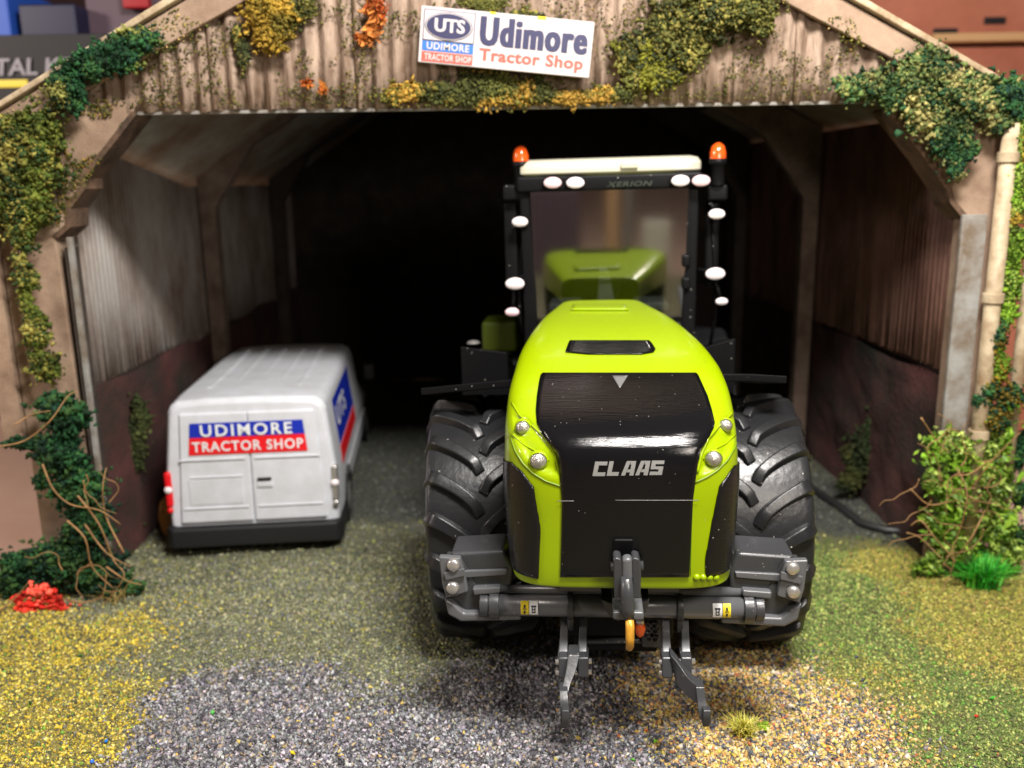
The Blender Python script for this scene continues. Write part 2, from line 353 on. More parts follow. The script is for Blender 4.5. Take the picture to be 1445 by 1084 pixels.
# odd coloured chips
sp = [(150, 1046, (40, 120, 230)), (130, 1075, (60, 120, 220)), (112, 926, (20, 90, 40)), (893, 1072, (80, 160, 40)), (912, 1031, (200, 110, 60)), (925, 1046, (130, 210, 50)), (300, 1005, (90, 190, 90)), (1378, 1010, (210, 50, 40)), (1400, 985, (60, 190, 50)), (412, 1062, (230, 200, 40)), (42, 992, (30, 80, 40))]
pp = np.array([tuple(at(a, b, Z=.03)) for a, b, _ in sp]); tag(crumbs('colour_chip', pp, np.full(len(sp), .028), np.array([srgb(*c) for _, _, c in sp]), shape='oct', flat=np.array((1, .6, .5))), 'stray blue, green and red chips lying on the gravel', 'chips', kind='stuff')

# ------------------------------------------------------------------ table and room
mb = MB(); mb.box((0, 10, -.4), (90, 70, .2)); tag(mb.build('tabletop', 'table'), kind='structure')
mb = MB(); mb.box((0, 34, 9), (90, .3, 30)); tag(mb.build('room_wall', 'roomwall'), kind='structure')
def pbox(px0, py0, px1, py1, Y, depth):
    a = at(px0, py0, Y=Y); b = at(px1, py1, Y=Y)
    return (a.x, b.x, b.z, a.z, Y, Y+depth)
def boxpart(name, m, parent, x0, x1, z0, z1, y0, y1, bevel=.01):
    mb = MB(); mb.box(((x0+x1)/2, (y0+y1)/2, (z0+z1)/2), (x1-x0, y1-y0, z1-z0)); return mb.build(name, m, parent, bevel)
# stack of boxes behind the shed on the left
kb = empty('kit_box', (-9.3, 13.2, -.3)); tag(kb, 'dark kit box with pale capital letters behind the shed roof on the left', 'box')
def K(px, py, Y=13): p = at(px, py, Y=Y); return p
def rel(root, *a): return a
a_, b_ = K(-160, 52), K(262, 135)
for nm, m, (x0, x1, z0, z1, y0, y1) in [('carton', 'boxdark', (a_.x, b_.x, b_.z-.35, a_.z, 13, 15.5)), ('stripe', 'yellow', (a_.x, at(40, 118, Y=13).x, at(0, 124, Y=13).z, at(0, 113, Y=13).z, 12.985, 13))]:
    boxpart(nm, m, kb, x0+9.3, x1+9.3, z0+.3, z1+.3, y0-13.2, y1-13.2)
p0 = at(-8, 107, Y=12.98); p1 = at(112, 81, Y=12.98)
text('lettering', 'TAL KIT', (p0.x+9.3, 12.97-13.2, p0.z+.3), (p1.x-p0.x, 0, 0), (0.04, 0, p1.z-p0.z), 'letter', kb, .03)
def simple_box(name, label, m, px0, py0, px1, py1, Y, dep, floor=None):
    a = at(px0, py0, Y=Y); b = at(px1, py1, Y=Y); z0 = b.z if floor is None else floor
    c = ((a.x+b.x)/2, Y+dep/2, z0); o = MB().box((0, 0, (a.z-z0)/2), (b.x-a.x, dep, a.z-z0)).build(name, m, None, .03); o.location = c
    return tag(o, label, 'box')
simple_box('storage_box', 'plain dim carton directly under the dark lettered box on the left', 'boxmauve', -160, 140, 30, 160, 13.1, 2.3, at(0, 420, Y=13.1).z)
simple_box('storage_box', 'navy blue box above the lettered box at the top left corner', 'boxnavy', 24, 6, 110, 50, 13.2, 2, at(60, 52, Y=13.2).z)
simple_box('storage_box', 'bright blue box at the very top left edge', 'boxblue', -90, -20, 16, 46, 13.2, 2, at(60, 52, Y=13.2).z)
simple_box('storage_box', 'wide mauve box behind the left roof slope', 'boxmauve', 112, -60, 420, 50, 13.6, 2, at(260, 56, Y=13.6).z)
simple_box('storage_box', 'small red box peeking in above the mauve box', 'boxred', 168, -30, 210, 12, 13.4, .15, at(168, 12, Y=13.4).z)
# terracotta card building on the right
cb = empty('card_building', (11.5, 17, -.3)); tag(cb, 'terracotta card building with dark slots behind the right roof slope', 'card building')
def cpart(nm, m, px0, py0, px1, py1, Y, dep):
    a = at(px0, py0, Y=Y); b = at(px1, py1, Y=Y); boxpart(nm, m, cb, a.x-11.5, b.x-11.5, b.z+.3, a.z+.3, Y-17, Y+dep-17, .02)
cpart('upper_wall', 'card', 1180, -120, 1700, 46, 16, 2); cpart('ledge', 'cardedge', 1318, 47, 1600, 55, 15.8, 2)
cpart('recess', 'boxdark', 1290, 55, 1600, 66, 16.3, 1); cpart('lower_wall', 'card', 1300, 68, 1700, 900, 16, 2)
for a in ((1318, 40, 1352, 47), (1390, 24, 1420, 34)): cpart('slot', 'boxdark', *a, 15.97, .05)
rb = simple_box('storage_box', 'reddish brown panel beside the right post', 'card', 1420, 380, 1700, 640, 14, 2, -.3)
rb = simple_box('storage_box', 'dark reddish box seen past the left post', 'roomwall', -500, 330, 40, 600, 16.5, 2, -.3)
for lab, m_, x_, w_, h_ in (('cream card added behind the viewer to give a reflection at the right of the cab windscreen', 'mirrorcream', 1.35, .62, 1.35), ('tan box added behind the viewer to give a reflection in the middle of the cab windscreen', 'cardedge', .38, .26, 2.5), ('mauve box added behind the viewer to give a reflection at the left of the cab windscreen', 'boxmauve', -.95, 1.2, 2.1), ('grey box added behind the viewer to give a reflection between the tan box and the cream card', 'channel', .72, .2, 2.3)):
    o = MB().box((0, 0, h_/2), (w_, .5, h_)).build('storage_box', m_, None, .03); o.location = (x_, -2.2-.1*x_, -.2); o.rotation_euler = (0, rad(4)*(1 if w_ == .75 else 0), 0); tag(o, lab, 'box')  # added boxes, out of view, only there for the windscreen to mirror

# ------------------------------------------------------------------ shed
GY = 8.6
shed = empty('shed', (0, GY, 0)); tag(shed, 'open fronted weathered shed of corrugated sheets with mossy tan gable frame', 'shed')
def G(px, py, Y=GY): p = at(px, py, Y=Y); return Vector((p.x, Y-GY, p.z))
def corrugated(name, m, parent, P0, du, dv, pitch=.175, amp=.033, ragged=0, top=None, nrow=2, thick=.012):
    """sheet from P0 along du (across the ridges) and dv (along the ridges); top(u) gives the length factor"""
    P0, du, dv = Vector(P0), Vector(du), Vector(dv); nrm = du.cross(dv).normalized(); Lu = du.length
    n = max(6, int(Lu/pitch*8)); rows = []
    jit = random.uniform(-.01, .01)
    for k in range(nrow+1):
        row = []
        for i in range(n+1):
            u = i/n; t = k/nrow; L_ = top(u) if top else 1
            rg = ragged*(random.random()-.3) if (k == 0 and ragged) else 0
            row.append(P0+du*u+dv*(t*L_)+dv.normalized()*(-rg)+nrm*(amp*math.sin(2*PI*u*Lu/pitch)+jit))
        rows.append(row)
    mb = MB(); mb.grid(rows, True)
    o = mb.build(name, m, parent, fix=False); s_ = o.modifiers.new('thick', 'SOLIDIFY'); s_.thickness = thick; return o
# gable sheets (face the camera)
ridge_z = 7.15; slope = (ridge_z-4.72)/4.72
gx = [-4.05, -2.72, -1.37, -.02, 1.33, 2.68, 3.98]; zb = 4.735
for i in range(6):
    x0, x1 = gx[i]-.03, gx[i+1]+.03
    def tp(u, x0=x0, x1=x1): x = x0+(x1-x0)*u; return max(.02, (ridge_z-abs(x)*slope-.12-zb))
    corrugated('corrugated_sheet', 'sheet', shed, (x0, .02*(i % 2), zb+random.uniform(-.01, .01)), (x1-x0, 0, 0), (0, 0, 1), ragged=.03, top=tp, nrow=3)
# bottom lip
MB().box((-.35, .05, zb-.012), (7.9, .05, .03)).build('lintel_lip', 'channel', shed, .004)
# rake boards
for sx in (-1, 1):
    e = Vector((sx*4.98, 0, ridge_z-4.98*slope-.02)); r_ = Vector((0, 0, ridge_z+.0)); d = (r_-e)
    nrm = Vector((-d.z*sx, 0, abs(d.x))).normalized(); nrm = Vector((nrm.x, 0, nrm.z)) if nrm.z > 0 else -nrm
    def board(nm, m, off0, off1, y0, y1):
        P = [e+nrm*off0, r_+Vector((0, 0, off0*1.12)), r_+Vector((0, 0, off1*1.12)), e+nrm*off1]
        MB().prism([p+Vector((0, y0, 0)) for p in P], (0, y1-y0, 0)).build(nm, m, shed, .012)
    board('rake_board', 'plaster', -.30, .02, -.10, -.03); board('roof_edge', 'pipe', .045, .13, -.16, .1); board('shadow_gap', 'mortar', .02, .045, -.06, .1)
# front frame: posts with stepped haunches
yF0, yF1 = -.02, .22
Lk_ = [(79, 332), (97, 316), (97, 290), (118, 262), (117, 247), (148, 211), (190, 157)]
Rk_ = [(1362, 305), (1343, 282), (1339, 265), (1309, 221), (1255, 151)]
pl = [Vector((-4.30, 0, -.02))]+[G(*q) for q in Lk_]+[Vector((-3.4, 0, 4.86)), Vector((-4.88, 0, 4.70)), Vector((-4.88, 0, -.02))]
MB().prism([p+Vector((0, yF0, 0)) for p in pl], (0, yF1-yF0, 0)).build('front_post', 'plaster', shed, .012)
pr = [Vector((4.36, 0, -.02))]+[G(*q) for q in Rk_]+[Vector((3.6, 0, 4.86)), Vector((4.62, 0, 4.70)), Vector((4.62, 0, -.02))]
MB().prism([p+Vector((0, yF0, 0)) for p in pr], (0, yF1-yF0, 0)).build('front_post', 'plaster', shed, .012)
# haunch undersides, slightly proud
for Q, s in ((Lk_, 1), (Rk_, -1)):
    pts = [G(*q) for q in Q]
    mb = MB(); rows = [[p+Vector((-.012*s, yF0-.02, 0)), p+Vector((.03*s, yF0-.02, -.03)), p+Vector((.03*s, yF1+.12, -.03)), p+Vector((-.012*s, yF1+.12, 0))] for p in pts]
    mb.grid(rows, False, True); mb.build('haunch_flange', 'plaster2', shed)
# outer boards / pipes
MB().box((-4.99, -.02, 3.15), (.2, .14, 3.1)).build('corner_board', 'plaster', shed, .015)
MB().box((-4.24, .06, 1.75), (.05, .2, 3.5)).build('steel_channel', 'beam', shed, .004); MB().box((-4.20, -.03, 2.0), (.05, .06, 3.2)).build('channel_flange', 'channel', shed, .008)
MB().box((4.42, -.05, 1.85), (.24, .05, 3.66)).build('channel_flange', 'channel', shed, .008)
MB().tube([(4.60, -.2, .2), (4.60, -.2, 4.5)], .075, 14).build('downpipe', 'pipe', shed)
dp = MB().tube([(5.0, -.06, .2), (5.0, -.06, 4.5)], .06, 12).build('downpipe', 'pipe', shed)
for z in (1.55, 2.9, 4.2): MB().lathe([(.07, -.045), (.098, -.045), (.098, .045), (.07, .045)], (4.60, -.2, z), n=16).build('pipe_collar', 'pipe', shed, .006)
MB().box((4.9, .02, 4.72), (.9, .2, .14)).build('eave_board', 'pipe', shed, .015)
# portals inside
def portal(y, m):
    for sx in (-1, 1):
        e = 4.38
        P = [(sx*4.36, -.02), (sx*4.16, -.02), (sx*4.14, 3.75), (sx*3.55, 4.62), (0, ridge_z-.50), (0, ridge_z-.25), (sx*4.36, 4.72)]
        MB().prism([Vector((a, y, b)) for a, b in P], (0, .22, 0)).build('frame_rib', m, shed, .01)
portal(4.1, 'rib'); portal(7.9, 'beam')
# side walls: sheets above, blocks below.  left eave sags inwards
def eaveL(y): return 4.42-.42*max(0, min(1, (y-1.2)/2.6))
ys = [0.1, 1.35, 2.6, 3.85, 5.1, 6.35, 7.6, 8.85, 9.6]
for i in range(len(ys)-1):
    y0, y1 = ys[i]-.02, ys[i+1]+.03; b = 2.02 if i < 3 else 1.85
    corrugated('corrugated_sheet', 'sheet_in', shed, (-4.42-.008*(i % 2), y1, b), (0, y0-y1, 0), (0, 0, 1), amp=.016, pitch=.10, ragged=.04, top=lambda u, y0=y0, y1=y1, b=b: eaveL(y1+(y0-y1)*u)-b+.05)
    corrugated('corrugated_sheet', 'sheet_right', shed, (4.44+.008*(i % 2), y0, 2.1-.06*i/2), (0, y1-y0, 0), (0, 0, 1), amp=.016, pitch=.10, ragged=.04, top=lambda u, b=2.1-.03*i: 4.66-b)
    # roof underside sheets
    for sx in (-1, 1):
        ez = (lambda y: eaveL(y)) if sx < 0 else (lambda y: 4.62)
        n = 9; k = 90; rows = []
        for a in range(n):
            t = a/(n-1); row = []
            for j in range(k+1):
                y = y0+(y1-y0)*j/k; z = ez(y)*(1-t)+(ridge_z-.06)*t; row.append(Vector((sx*(4.62*(1-t)), y, z+.012*math.sin(2*PI*y/.10)+.006*(i % 2))))
            rows.append(row)
        o = MB().grid(rows, True).build('roof_sheet', 'roof_in', shed, fix=False); s_ = o.modifiers.new('thick', 'SOLIDIFY'); s_.thickness = .02
# purlins
for sx in (-1, 1):
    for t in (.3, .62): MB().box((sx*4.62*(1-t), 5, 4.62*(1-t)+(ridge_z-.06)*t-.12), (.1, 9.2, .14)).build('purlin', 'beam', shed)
# block walls
bm_ = MB().box((-4.5, 4.85, .95), (.16, 9.5, 1.95)); bm_.box((4.56, 4.85, 1.0), (.16, 9.5, 2.05)); bm_.box((0, 9.75, 1.0), (9.3, .16, 2.0)); bm_.build('wall_core', 'mortar', shed)
for sx, xw in ((-1, -4.40), (1, 4.47)):
    P = []
    for i in range(70):
        y = .25+9.3*i/69; row = []
        for j in range(22):
            z = -.02+2.02*j/21; row.append(Vector((xw-sx*(.05*float(vnoise(np.array([y]), np.array([z]), 2.5, 50))+.03*random.random()), y, z+.03*math.sin(y*3)*(j == 21))))
        P.append(row)
    MB().grid(P, True).build('dwarf_wall', 'brick', shed)
for i in range(7):  # back wall: dark sheet colour stands in for the unlit depth
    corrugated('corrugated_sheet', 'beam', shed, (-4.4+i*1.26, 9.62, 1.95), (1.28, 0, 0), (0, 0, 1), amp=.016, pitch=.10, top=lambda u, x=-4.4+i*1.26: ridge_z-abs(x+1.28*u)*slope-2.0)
# black kerb on the right of the floor
pts = [at(x, y, Z=.06) for x, y in [(1120, 672), (1150, 692), (1185, 715), (1215, 738), (1250, 748), (1300, 752)]]
kb2 = MB().tube(pts, .05, 8).build('rubber_kerb', 'hose'); tag(kb2, 'black curved rubber edging on the floor at the foot of the right wall', 'edging')

# ------------------------------------------------------------------ sign
def sgn():
    c = at(714, 60, Y=8.40); root = empty('shop_sign', c, (0, rad(6.0), 0)); tag(root, 'white shop sign hung crooked on the corrugated gable', 'sign')
    w, h = 1.54, .475
    MB().box((0, 0, 0), (w, .05, h)).build('board', 'signwhite', root, .006)
    y = -.0285
    def rect(nm, m, x0, x1, z0, z1, yy): MB().box(((x0+x1)/2, yy, (z0+z1)/2), (x1-x0, .003, z1-z0)).build(nm, m, root)
    X = lambda u: -w/2+u*w; Z = lambda v: h/2-v*h
    rect('logo_border', 'navy', X(.018), X(.315), Z(.60), Z(.05), y); rect('logo_field', 'signwhite', X(.023), X(.310), Z(.585), Z(.065), y-.0035)
    def oval(nm, m, rx, rz, yy): MB().prism([Vector((X(.165)+rx*math.cos(a), yy, Z(.33)+rz*math.sin(a))) for a in [2*PI*k/48 for k in range(48)]], (0, .003, 0)).build(nm, m, root)
    oval('oval_rim', 'navy', .212, .118, y-.008); oval('oval_line', 'signwhite', .205, .112, y-.012); oval('oval_field', 'navy', .196, .104, y-.016)
    text('lettering', 'UTS', (X(.085), y-.018, Z(.44)), (.265, 0, 0), (0, 0, .115), 'signwhite', root, .05)
    rect('blue_band', 'signblue', X(.018), X(.315), Z(.78), Z(.61), y); text('lettering', 'UDIMORE', (X(.045), y-.004, Z(.755)), (.38, 0, 0), (0, 0, .062), 'signwhite', root, .03, 1.1)
    rect('red_band', 'signred', X(.018), X(.315), Z(.97), Z(.80), y); text('lettering', 'TRACTOR SHOP', (X(.035), y-.004, Z(.945)), (.42, 0, 0), (0, 0, .055), 'signwhite', root, .03, 1.1)
    text('lettering', 'Udimore', (X(.352), y, Z(.60)), (.945, 0, 0), (0, 0, .245), 'navy', root, .075, 1.15)
    text('lettering', 'Tractor Shop', (X(.352), y, Z(.93)), (.93, 0, 0), (0, 0, .135), 'signred', root, .042, 1.08)
    rect('yellow_mark', 'yellow', X(.395), X(.43), Z(.03), Z(-.005), y); rect('yellow_mark', 'yellow', X(.67), X(.72), Z(.045), Z(-.005), y)
sgn()

# ------------------------------------------------------------------ van
def van():
    a = at(250, 778, Z=0); b = at(490, 770, Z=0)
    yaw = math.atan2(-118/1250*1.0, 1)
    cx, cy = -2.90, 9.36
    root = empty('delivery_van', (cx, cy, 0), (0, 0, -yaw)); tag(root, 'white delivery van parked in the shed, rear doors facing out', 'van')
    Rm = Matrix.Rotation(-yaw, 3, 'Z'); hw = .93; zt = 1.80
    # sections along y: (y, half width bottom, half width top, z bottom, z top)
    secs = [(0.0, .90, .80, .30, 1.74), (.05, .93, .83, .27, 1.79), (.5, .94, .84, .26, 1.80), (2.6, .94, .84, .26, 1.78), (3.5, .94, .83, .26, 1.74), (3.9, .93, .76, .26, 1.62), (4.55, .92, .78, .26, 1.12), (5.2, .88, .74, .28, .95), (5.35, .8, .7, .34, .8)]
    rows = []
    for (y, wb, wt, z0, z1) in secs:
        row = []; n = 20
        zm = z0+(z1-z0)*.45
        pr = [(0, z0), (wb*.9, z0), (wb, z0+.08), (wb+.005, zm), (wt+.02, z1-.13), (wt-.02, z1-.05), (wt-.1, z1-.008), (wt*.5, z1+.012), (0, z1+.018)]
        row = [Vector((x, y, z)) for x, z in pr]+[Vector((-x, y, z)) for x, z in pr[-2:0:-1]]
        rows.append(row)
    mb = MB(); mb.grid(rows, True, True)
    m = len(rows[0]); mb.add(rows[0], [tuple(range(m))[::-1]]); mb.add(rows[-1], [tuple(range(m))])
    mb.build('body', 'van', root, .025, seg=3)
    # roof ribs
    for x in (-.5, -.25, 0, .25, .5): MB().box((x, 1.75, 1.797), (.06, 2.4, .03)).build('roof_rib', 'van', root, .01)
    # rear doors
    def leaf(x0, x1, nm):
        z0, z1 = .38, 1.67; c = .07
        def lean(x, z): return Vector((x*(1-.12*max(0, (z-.95))/.8), -.035+.02*max(0, (z-1.2)), z))
        P = []
        for (x, z) in [(x0, z0+.02), (x1, z0+.02), (x1, z1-.02), (x0, z1-.02)]: P.append(lean(x, z))
        MB().prism(P, (0, .05, 0)).build(nm, 'van', root, .018, seg=3)
    leaf(-.80, -.008, 'rear_door'); leaf(.008, .80, 'rear_door')
    for (x0, x1, z) in ((-.76, -.05, 1.13), (.05, .76, 1.13), (-.66, -.09, .93), (-.76, -.05, .57), (.05, .76, .57)):
        MB().box(((x0+x1)/2, -.037, z), (x1-x0, .02, .02)).build('door_crease', 'van', root, .008)
    MB().box((-.39, -.034, .76), (.58, .014, .30)).build('number_plate_recess', 'van', root, .012)
    MB().box((.14, -.046, .885), (.15, .02, .035)).build('door_handle', 'vandark', root, .005); MB().box((.14, -.04, .82), (.17, .02, .06)).build('handle_trim', 'van', root, .008)
    # bumper
    MB().prism([Vector((x, y, .36)) for x, y in [(-.97, .5), (-.97, -.02), (-.9, -.11), (.9, -.11), (.97, -.02), (.97, .5)]], (0, 0, -.23)).build('rear_bumper', 'vandark', root, .03, seg=3)
    MB().box((0, 2.6, .27), (1.8, 5.1, .16)).build('underbody', 'vandark', root)
    # lamps
    for sx, q in ((-1, 'red'), (1, 'white')):
        t = MB(); t.box((sx*.905, .0, .80), (.075, .08, .40)); o = t.build('tail_lamp', 'red' if sx < 0 else 'steel', root, .025)
        MB().lathe([(0, -.07), (.035, -.065), (.045, -.04)], (sx*.905, .01, .80), 'Y', 12).build('lamp_lens', 'white_lens', o)
        MB().lathe([(0, -.05), (.03, -.045), (.035, -.02)], (sx*.905, 0, .56), 'Y', 12).build('reflector', 'red' if sx < 0 else 'steel', root)
    # wheels
    for y in (.95, 4.4):
        for sx in (-1, 1):
            wr = MB().lathe([(.16, -.11), (.27, -.11), (.30, -.08), (.30, .08), (.27, .11), (.16, .11)], (sx*.85, y, .30), 'X', 28).build('wheel', 'tyre', root)
            MB().lathe([(0, .112), (.05, .13), (.09, .10), (.17, .118), (.175, .10)], (sx*.85, y, .30), 'X', 20, m=(Matrix.Rotation(PI, 3, 'Z') if sx < 0 else None)).build('hub', 'steel', wr)
            MB().lathe([(.33, -.0), (.36, .02), (.34, .03)], (sx*.94, y, .33), 'X', 24).build('wheel_arch', 'vandark', root)
    # graphics on the doors
    def lz(x, z): return Vector((x*(1-.12*max(0, (z-.95))/.8), -.035+.02*max(0, (z-1.2))-.006, z))
    def rect(nm, mm, x0, x1, z0, z1): P = [lz(x0, z0), lz(x1, z0), lz(x1, z1), lz(x0, z1)]; MB().prism(P, (0, .003, 0)).build(nm, mm, root)
    rect('blue_panel', 'blue', -.67, .655, 1.385, 1.545); rect('red_panel', 'red', -.67, .655, 1.19, 1.383)
    text('lettering', 'UDIMORE', (-.50, -.05, 1.395), (.98, 0, 0), (0, 0, .135), 'white', root, .02, 1.25)
    text('lettering', 'TRACTOR SHOP', (-.60, -.05, 1.225), (1.19, 0, 0), (0, 0, .115), 'white', root, .02, 1.15)
    # side graphics and trim
    x = .945
    def sidepoly(nm, mm, P, dx=.006): MB().prism([Vector((xx, yy, zz)) for xx, yy, zz in P], (-.004, 0, 0)).build(nm, mm, root)
    sidepoly('side_panel', 'blue', [(.932, .5, 1.08), (.932, 2.5, 1.08), (.866, 2.5, 1.62), (.866, .5, 1.62)])
    sidepoly('side_stripe', 'red', [(.955, .5, .86), (.955, 2.5, .86), (.936, 2.5, 1.06), (.936, .5, 1.06)])
    text('lettering', 'UTS', (.914, .62, 1.26), (0, 1.0, 0), (-.03, 0, .25), 'white', root, .04, 1.2)
    MB().box((.955, 2.4, .62), (.02, 3.2, .05)).build('rub_strip', 'vangrey', root, .006); MB().box((-.955, 2.4, .62), (.02, 3.2, .05)).build('rub_strip', 'vangrey', root, .006)
    for sx in (-1, 1): MB().box((sx*1.07, 3.95, 1.22), (.16, .1, .24)).build('wing_mirror', 'vandark', root, .02)
    P = [Vector((-.72, 3.96, 1.58)), Vector((.72, 3.96, 1.58)), Vector((.76, 4.5, 1.18)), Vector((-.76, 4.5, 1.18))]
    MB().prism(P, (0, .015, .02)).build('windscreen', 'gloss', root)
van()
# hay bale by the van
hb = empty('hay_bale', (-3.92, 9.95, 0)); tag(hb, 'small golden straw bale standing left of the van', 'bale')
MB().lathe([(0, 0), (.22, .01), (.27, .08), (.30, .25), (.27, .42), (.2, .5), (0, .52)], n=26).build('straw', 'hay', hb)
for a in (-1.9, -.6, .9): MB().tube([Vector((.30*math.cos(a)*math.sin(t), .30*math.sin(a)*math.sin(t), .26-.265*math.cos(t))) for t in [PI*k/12 for k in range(13)]], .012, 6).build('twine', 'twig', hb)

# ------------------------------------------------------------------ tractor
tr = empty('tractor'); tr.matrix_world = TM; tag(tr, 'large lime green tractor with black grille, cream cab roof and front linkage', 'tractor')
def lt(x, y, z): return Vector((x, y-TY0, z))
ST = [(5.60, 1.365, .735, 6.15, 1.37), (5.50, 1.385, .75, 6.13, 1.40), (5.47, 1.44, .765, 6.12, 1.45), (5.46, 1.7, .785, 6.08, 1.7), (5.455, 2.05, .80, 6.05, 1.98), (5.47, 2.28, .80, 6.07, 2.13), (5.515, 2.385, .80, 6.10, 2.19), (5.62, 2.465, .80, 6.14, 2.24),
      (5.85, 2.56, .80, 6.25, 2.30), (6.25, 2.69, .795, 6.5, 2.38), (6.8, 2.80, .755, 6.95, 2.46), (7.3, 2.87, .675, 7.4, 2.54), (7.8, 2.91, .575, 7.85, 2.62), (8.2, 2.93, .47, 8.2, 2.66), (8.42, 2.94, .41, 8.42, 2.68)]
STa = np.array(ST)
def hood(v, s):                       # v in [0, len-1], s in [-1.., 1]
    i = min(int(v), len(ST)-2); f = v-i
    p0, p1, p2, p3 = STa[max(i-1, 0)], STa[i], STa[i+1], STa[min(i+2, len(ST)-1)]
    q = .5*((2*p1)+(p2-p0)*f+(2*p0-5*p1+4*p2-p3)*f*f+(3*p1-p0-3*p2+p3)*f**3)
    y, z, w, ye, ze = q; a = (1-abs(s))*PI/2; p = 5.2 if v < 1.5 else (3.8+1.4*max(0, (3.5-v)/2) if v < 6.5 else 3.8+min(1, (v-6.5)/3)*3.2)
    cx_ = math.cos(a)**(2/p); k = 1-math.sin(a)**(2/p)
    sh = -.085*min(1, max(0, (y-6.5)/1.9))
    return lt((math.copysign(w*cx_, s) if s else 0)+sh, y+(ye-y)*k, z+(ze-z)*k)
def inpoly_depth(x, y, poly):
    inside = False; d = 1e9; n = len(poly)
    for i in range(n):
        x1, y1 = poly[i]; x2, y2 = poly[(i+1) % n]
        if (y1 > y) != (y2 > y) and x < (x2-x1)*(y-y1)/(y2-y1)+x1: inside = not inside
        t = max(0, min(1, ((x-x1)*(x2-x1)+(y-y1)*(y2-y1))/((x2-x1)**2+(y2-y1)**2))); d = min(d, math.hypot(x-x1-t*(x2-x1), y-y1-t*(y2-y1)))
    return d if inside else -d
pods = [[(723, 585), (745, 590), (765, 612), (790, 640), (793, 676), (765, 668), (742, 648), (727, 618)],
        [(1040, 584), (1022, 588), (1006, 610), (988, 636), (985, 672), (1010, 662), (1030, 642), (1040, 615)]]
NV, NS = 150, 110
rows = []
for i in range(NV+1):
    v = (len(ST)-1)*i/NV; rows.append([hood(v, math.sin((2*j/NS-1)*PI/2)) for j in range(NS+1)])
for i in range(len(rows)):
    for j in range(len(rows[0])):
        p = rows[i][j]
        if p.y > 6.6-TY0: continue
        x, y = tpix(p)
        for pd in pods:
            if min(q[0] for q in pd)-5 < x < max(q[0] for q in pd)+5:
                d = inpoly_depth(x, y, pd)
                if d > 0: p.y += .035*min(1, d/7)**.7; p.x *= 1-.008*min(1, d/7)
mb = MB(); mb.grid(rows, True); mb.add(rows[-1], [tuple(range(NS+1))])
inner = [[Vector((p.x*.93, p.y+.03, p.z+.0)) for p in rows[0]], [Vector((p.x*.9, p.y+.05, p.z+.15)) for p in rows[0]]]
mb.grid([rows[0], inner[0], inner[1]], True)
hood_o = mb.build('bonnet', 'lime', tr)
bv = BVHTree.FromPolygons([Vector(v) for v in mb.v], mb.f)
def hit(px, py, off=.0):
    d = tray(px, py); loc, nr, idx, dist = bv.ray_cast(TO, d)
    if loc is None: return None
    if nr.dot(d) > 0: nr = -nr
    return loc+nr*off
def patch(name, rows_, m, off=.008, n=24, parent=tr, thick=.012, sub=6):
    R2 = []
    for k in range(len(rows_)-1):
        y0, a0, b0 = rows_[k]; y1, a1, b1 = rows_[k+1]
        for q in range(sub):
            t = q/sub; R2.append((y0+(y1-y0)*t, a0+(a1-a0)*t, b0+(b1-b0)*t))
    R2.append(rows_[-1]); P = []
    for y, a, b in R2:
        row = [hit(a+(b-a)*j/n, y, off) for j in range(n+1)]
        if any(r is None for r in row):
            good = [r for r in row if r is not None]
            if not good: continue
            last = None
            for j in range(n+1):
                if row[j] is None: row[j] = last
                else: last = row[j]
            for j in range(n, -1, -1):
                if row[j] is None: row[j] = last
                else: last = row[j]
        P.append(row)
    o = MB().grid(P, True).build(name, m, parent, fix=False); s_ = o.modifiers.new('t', 'SOLIDIFY'); s_.thickness = thick; s_.offset = 0; return o
patch('grille_panel', [(528, 766, 982), (531, 763, 985), (540, 761, 989), (560, 758, 998), (580, 756.5, 1004), (598, 758, 1008), (606, 762, 1006), (616, 768, 1000), (626, 776, 994), (636, 786, 987), (660, 790, 983), (707, 793.5, 977), (760, 792.5, 974.5), (813, 791, 972)], 'gloss', .007, 30)
patch('bonnet_vent', [(482, 804, 916), (486, 802, 920), (494, 799, 925), (498, 798, 922), (501, 830, 905)], 'gloss', .006, 12)
patch('badge_triangle', [(533, 864, 886), (550, 874.2, 875.2)], 'dimsilver', .016, 4, thick=.003)
patch('rear_ridge', [(433, 808, 884), (439, 805, 887)], 'lime', .012, 10, thick=.02)
patch('film_edge', [(705.5, 787, 810), (706.5, 787, 810)], 'silver', .015, 6, thick=.001)
patch('film_edge', [(704.6, 868, 985), (705.4, 868, 985)], 'silver', .015, 8, thick=.001)
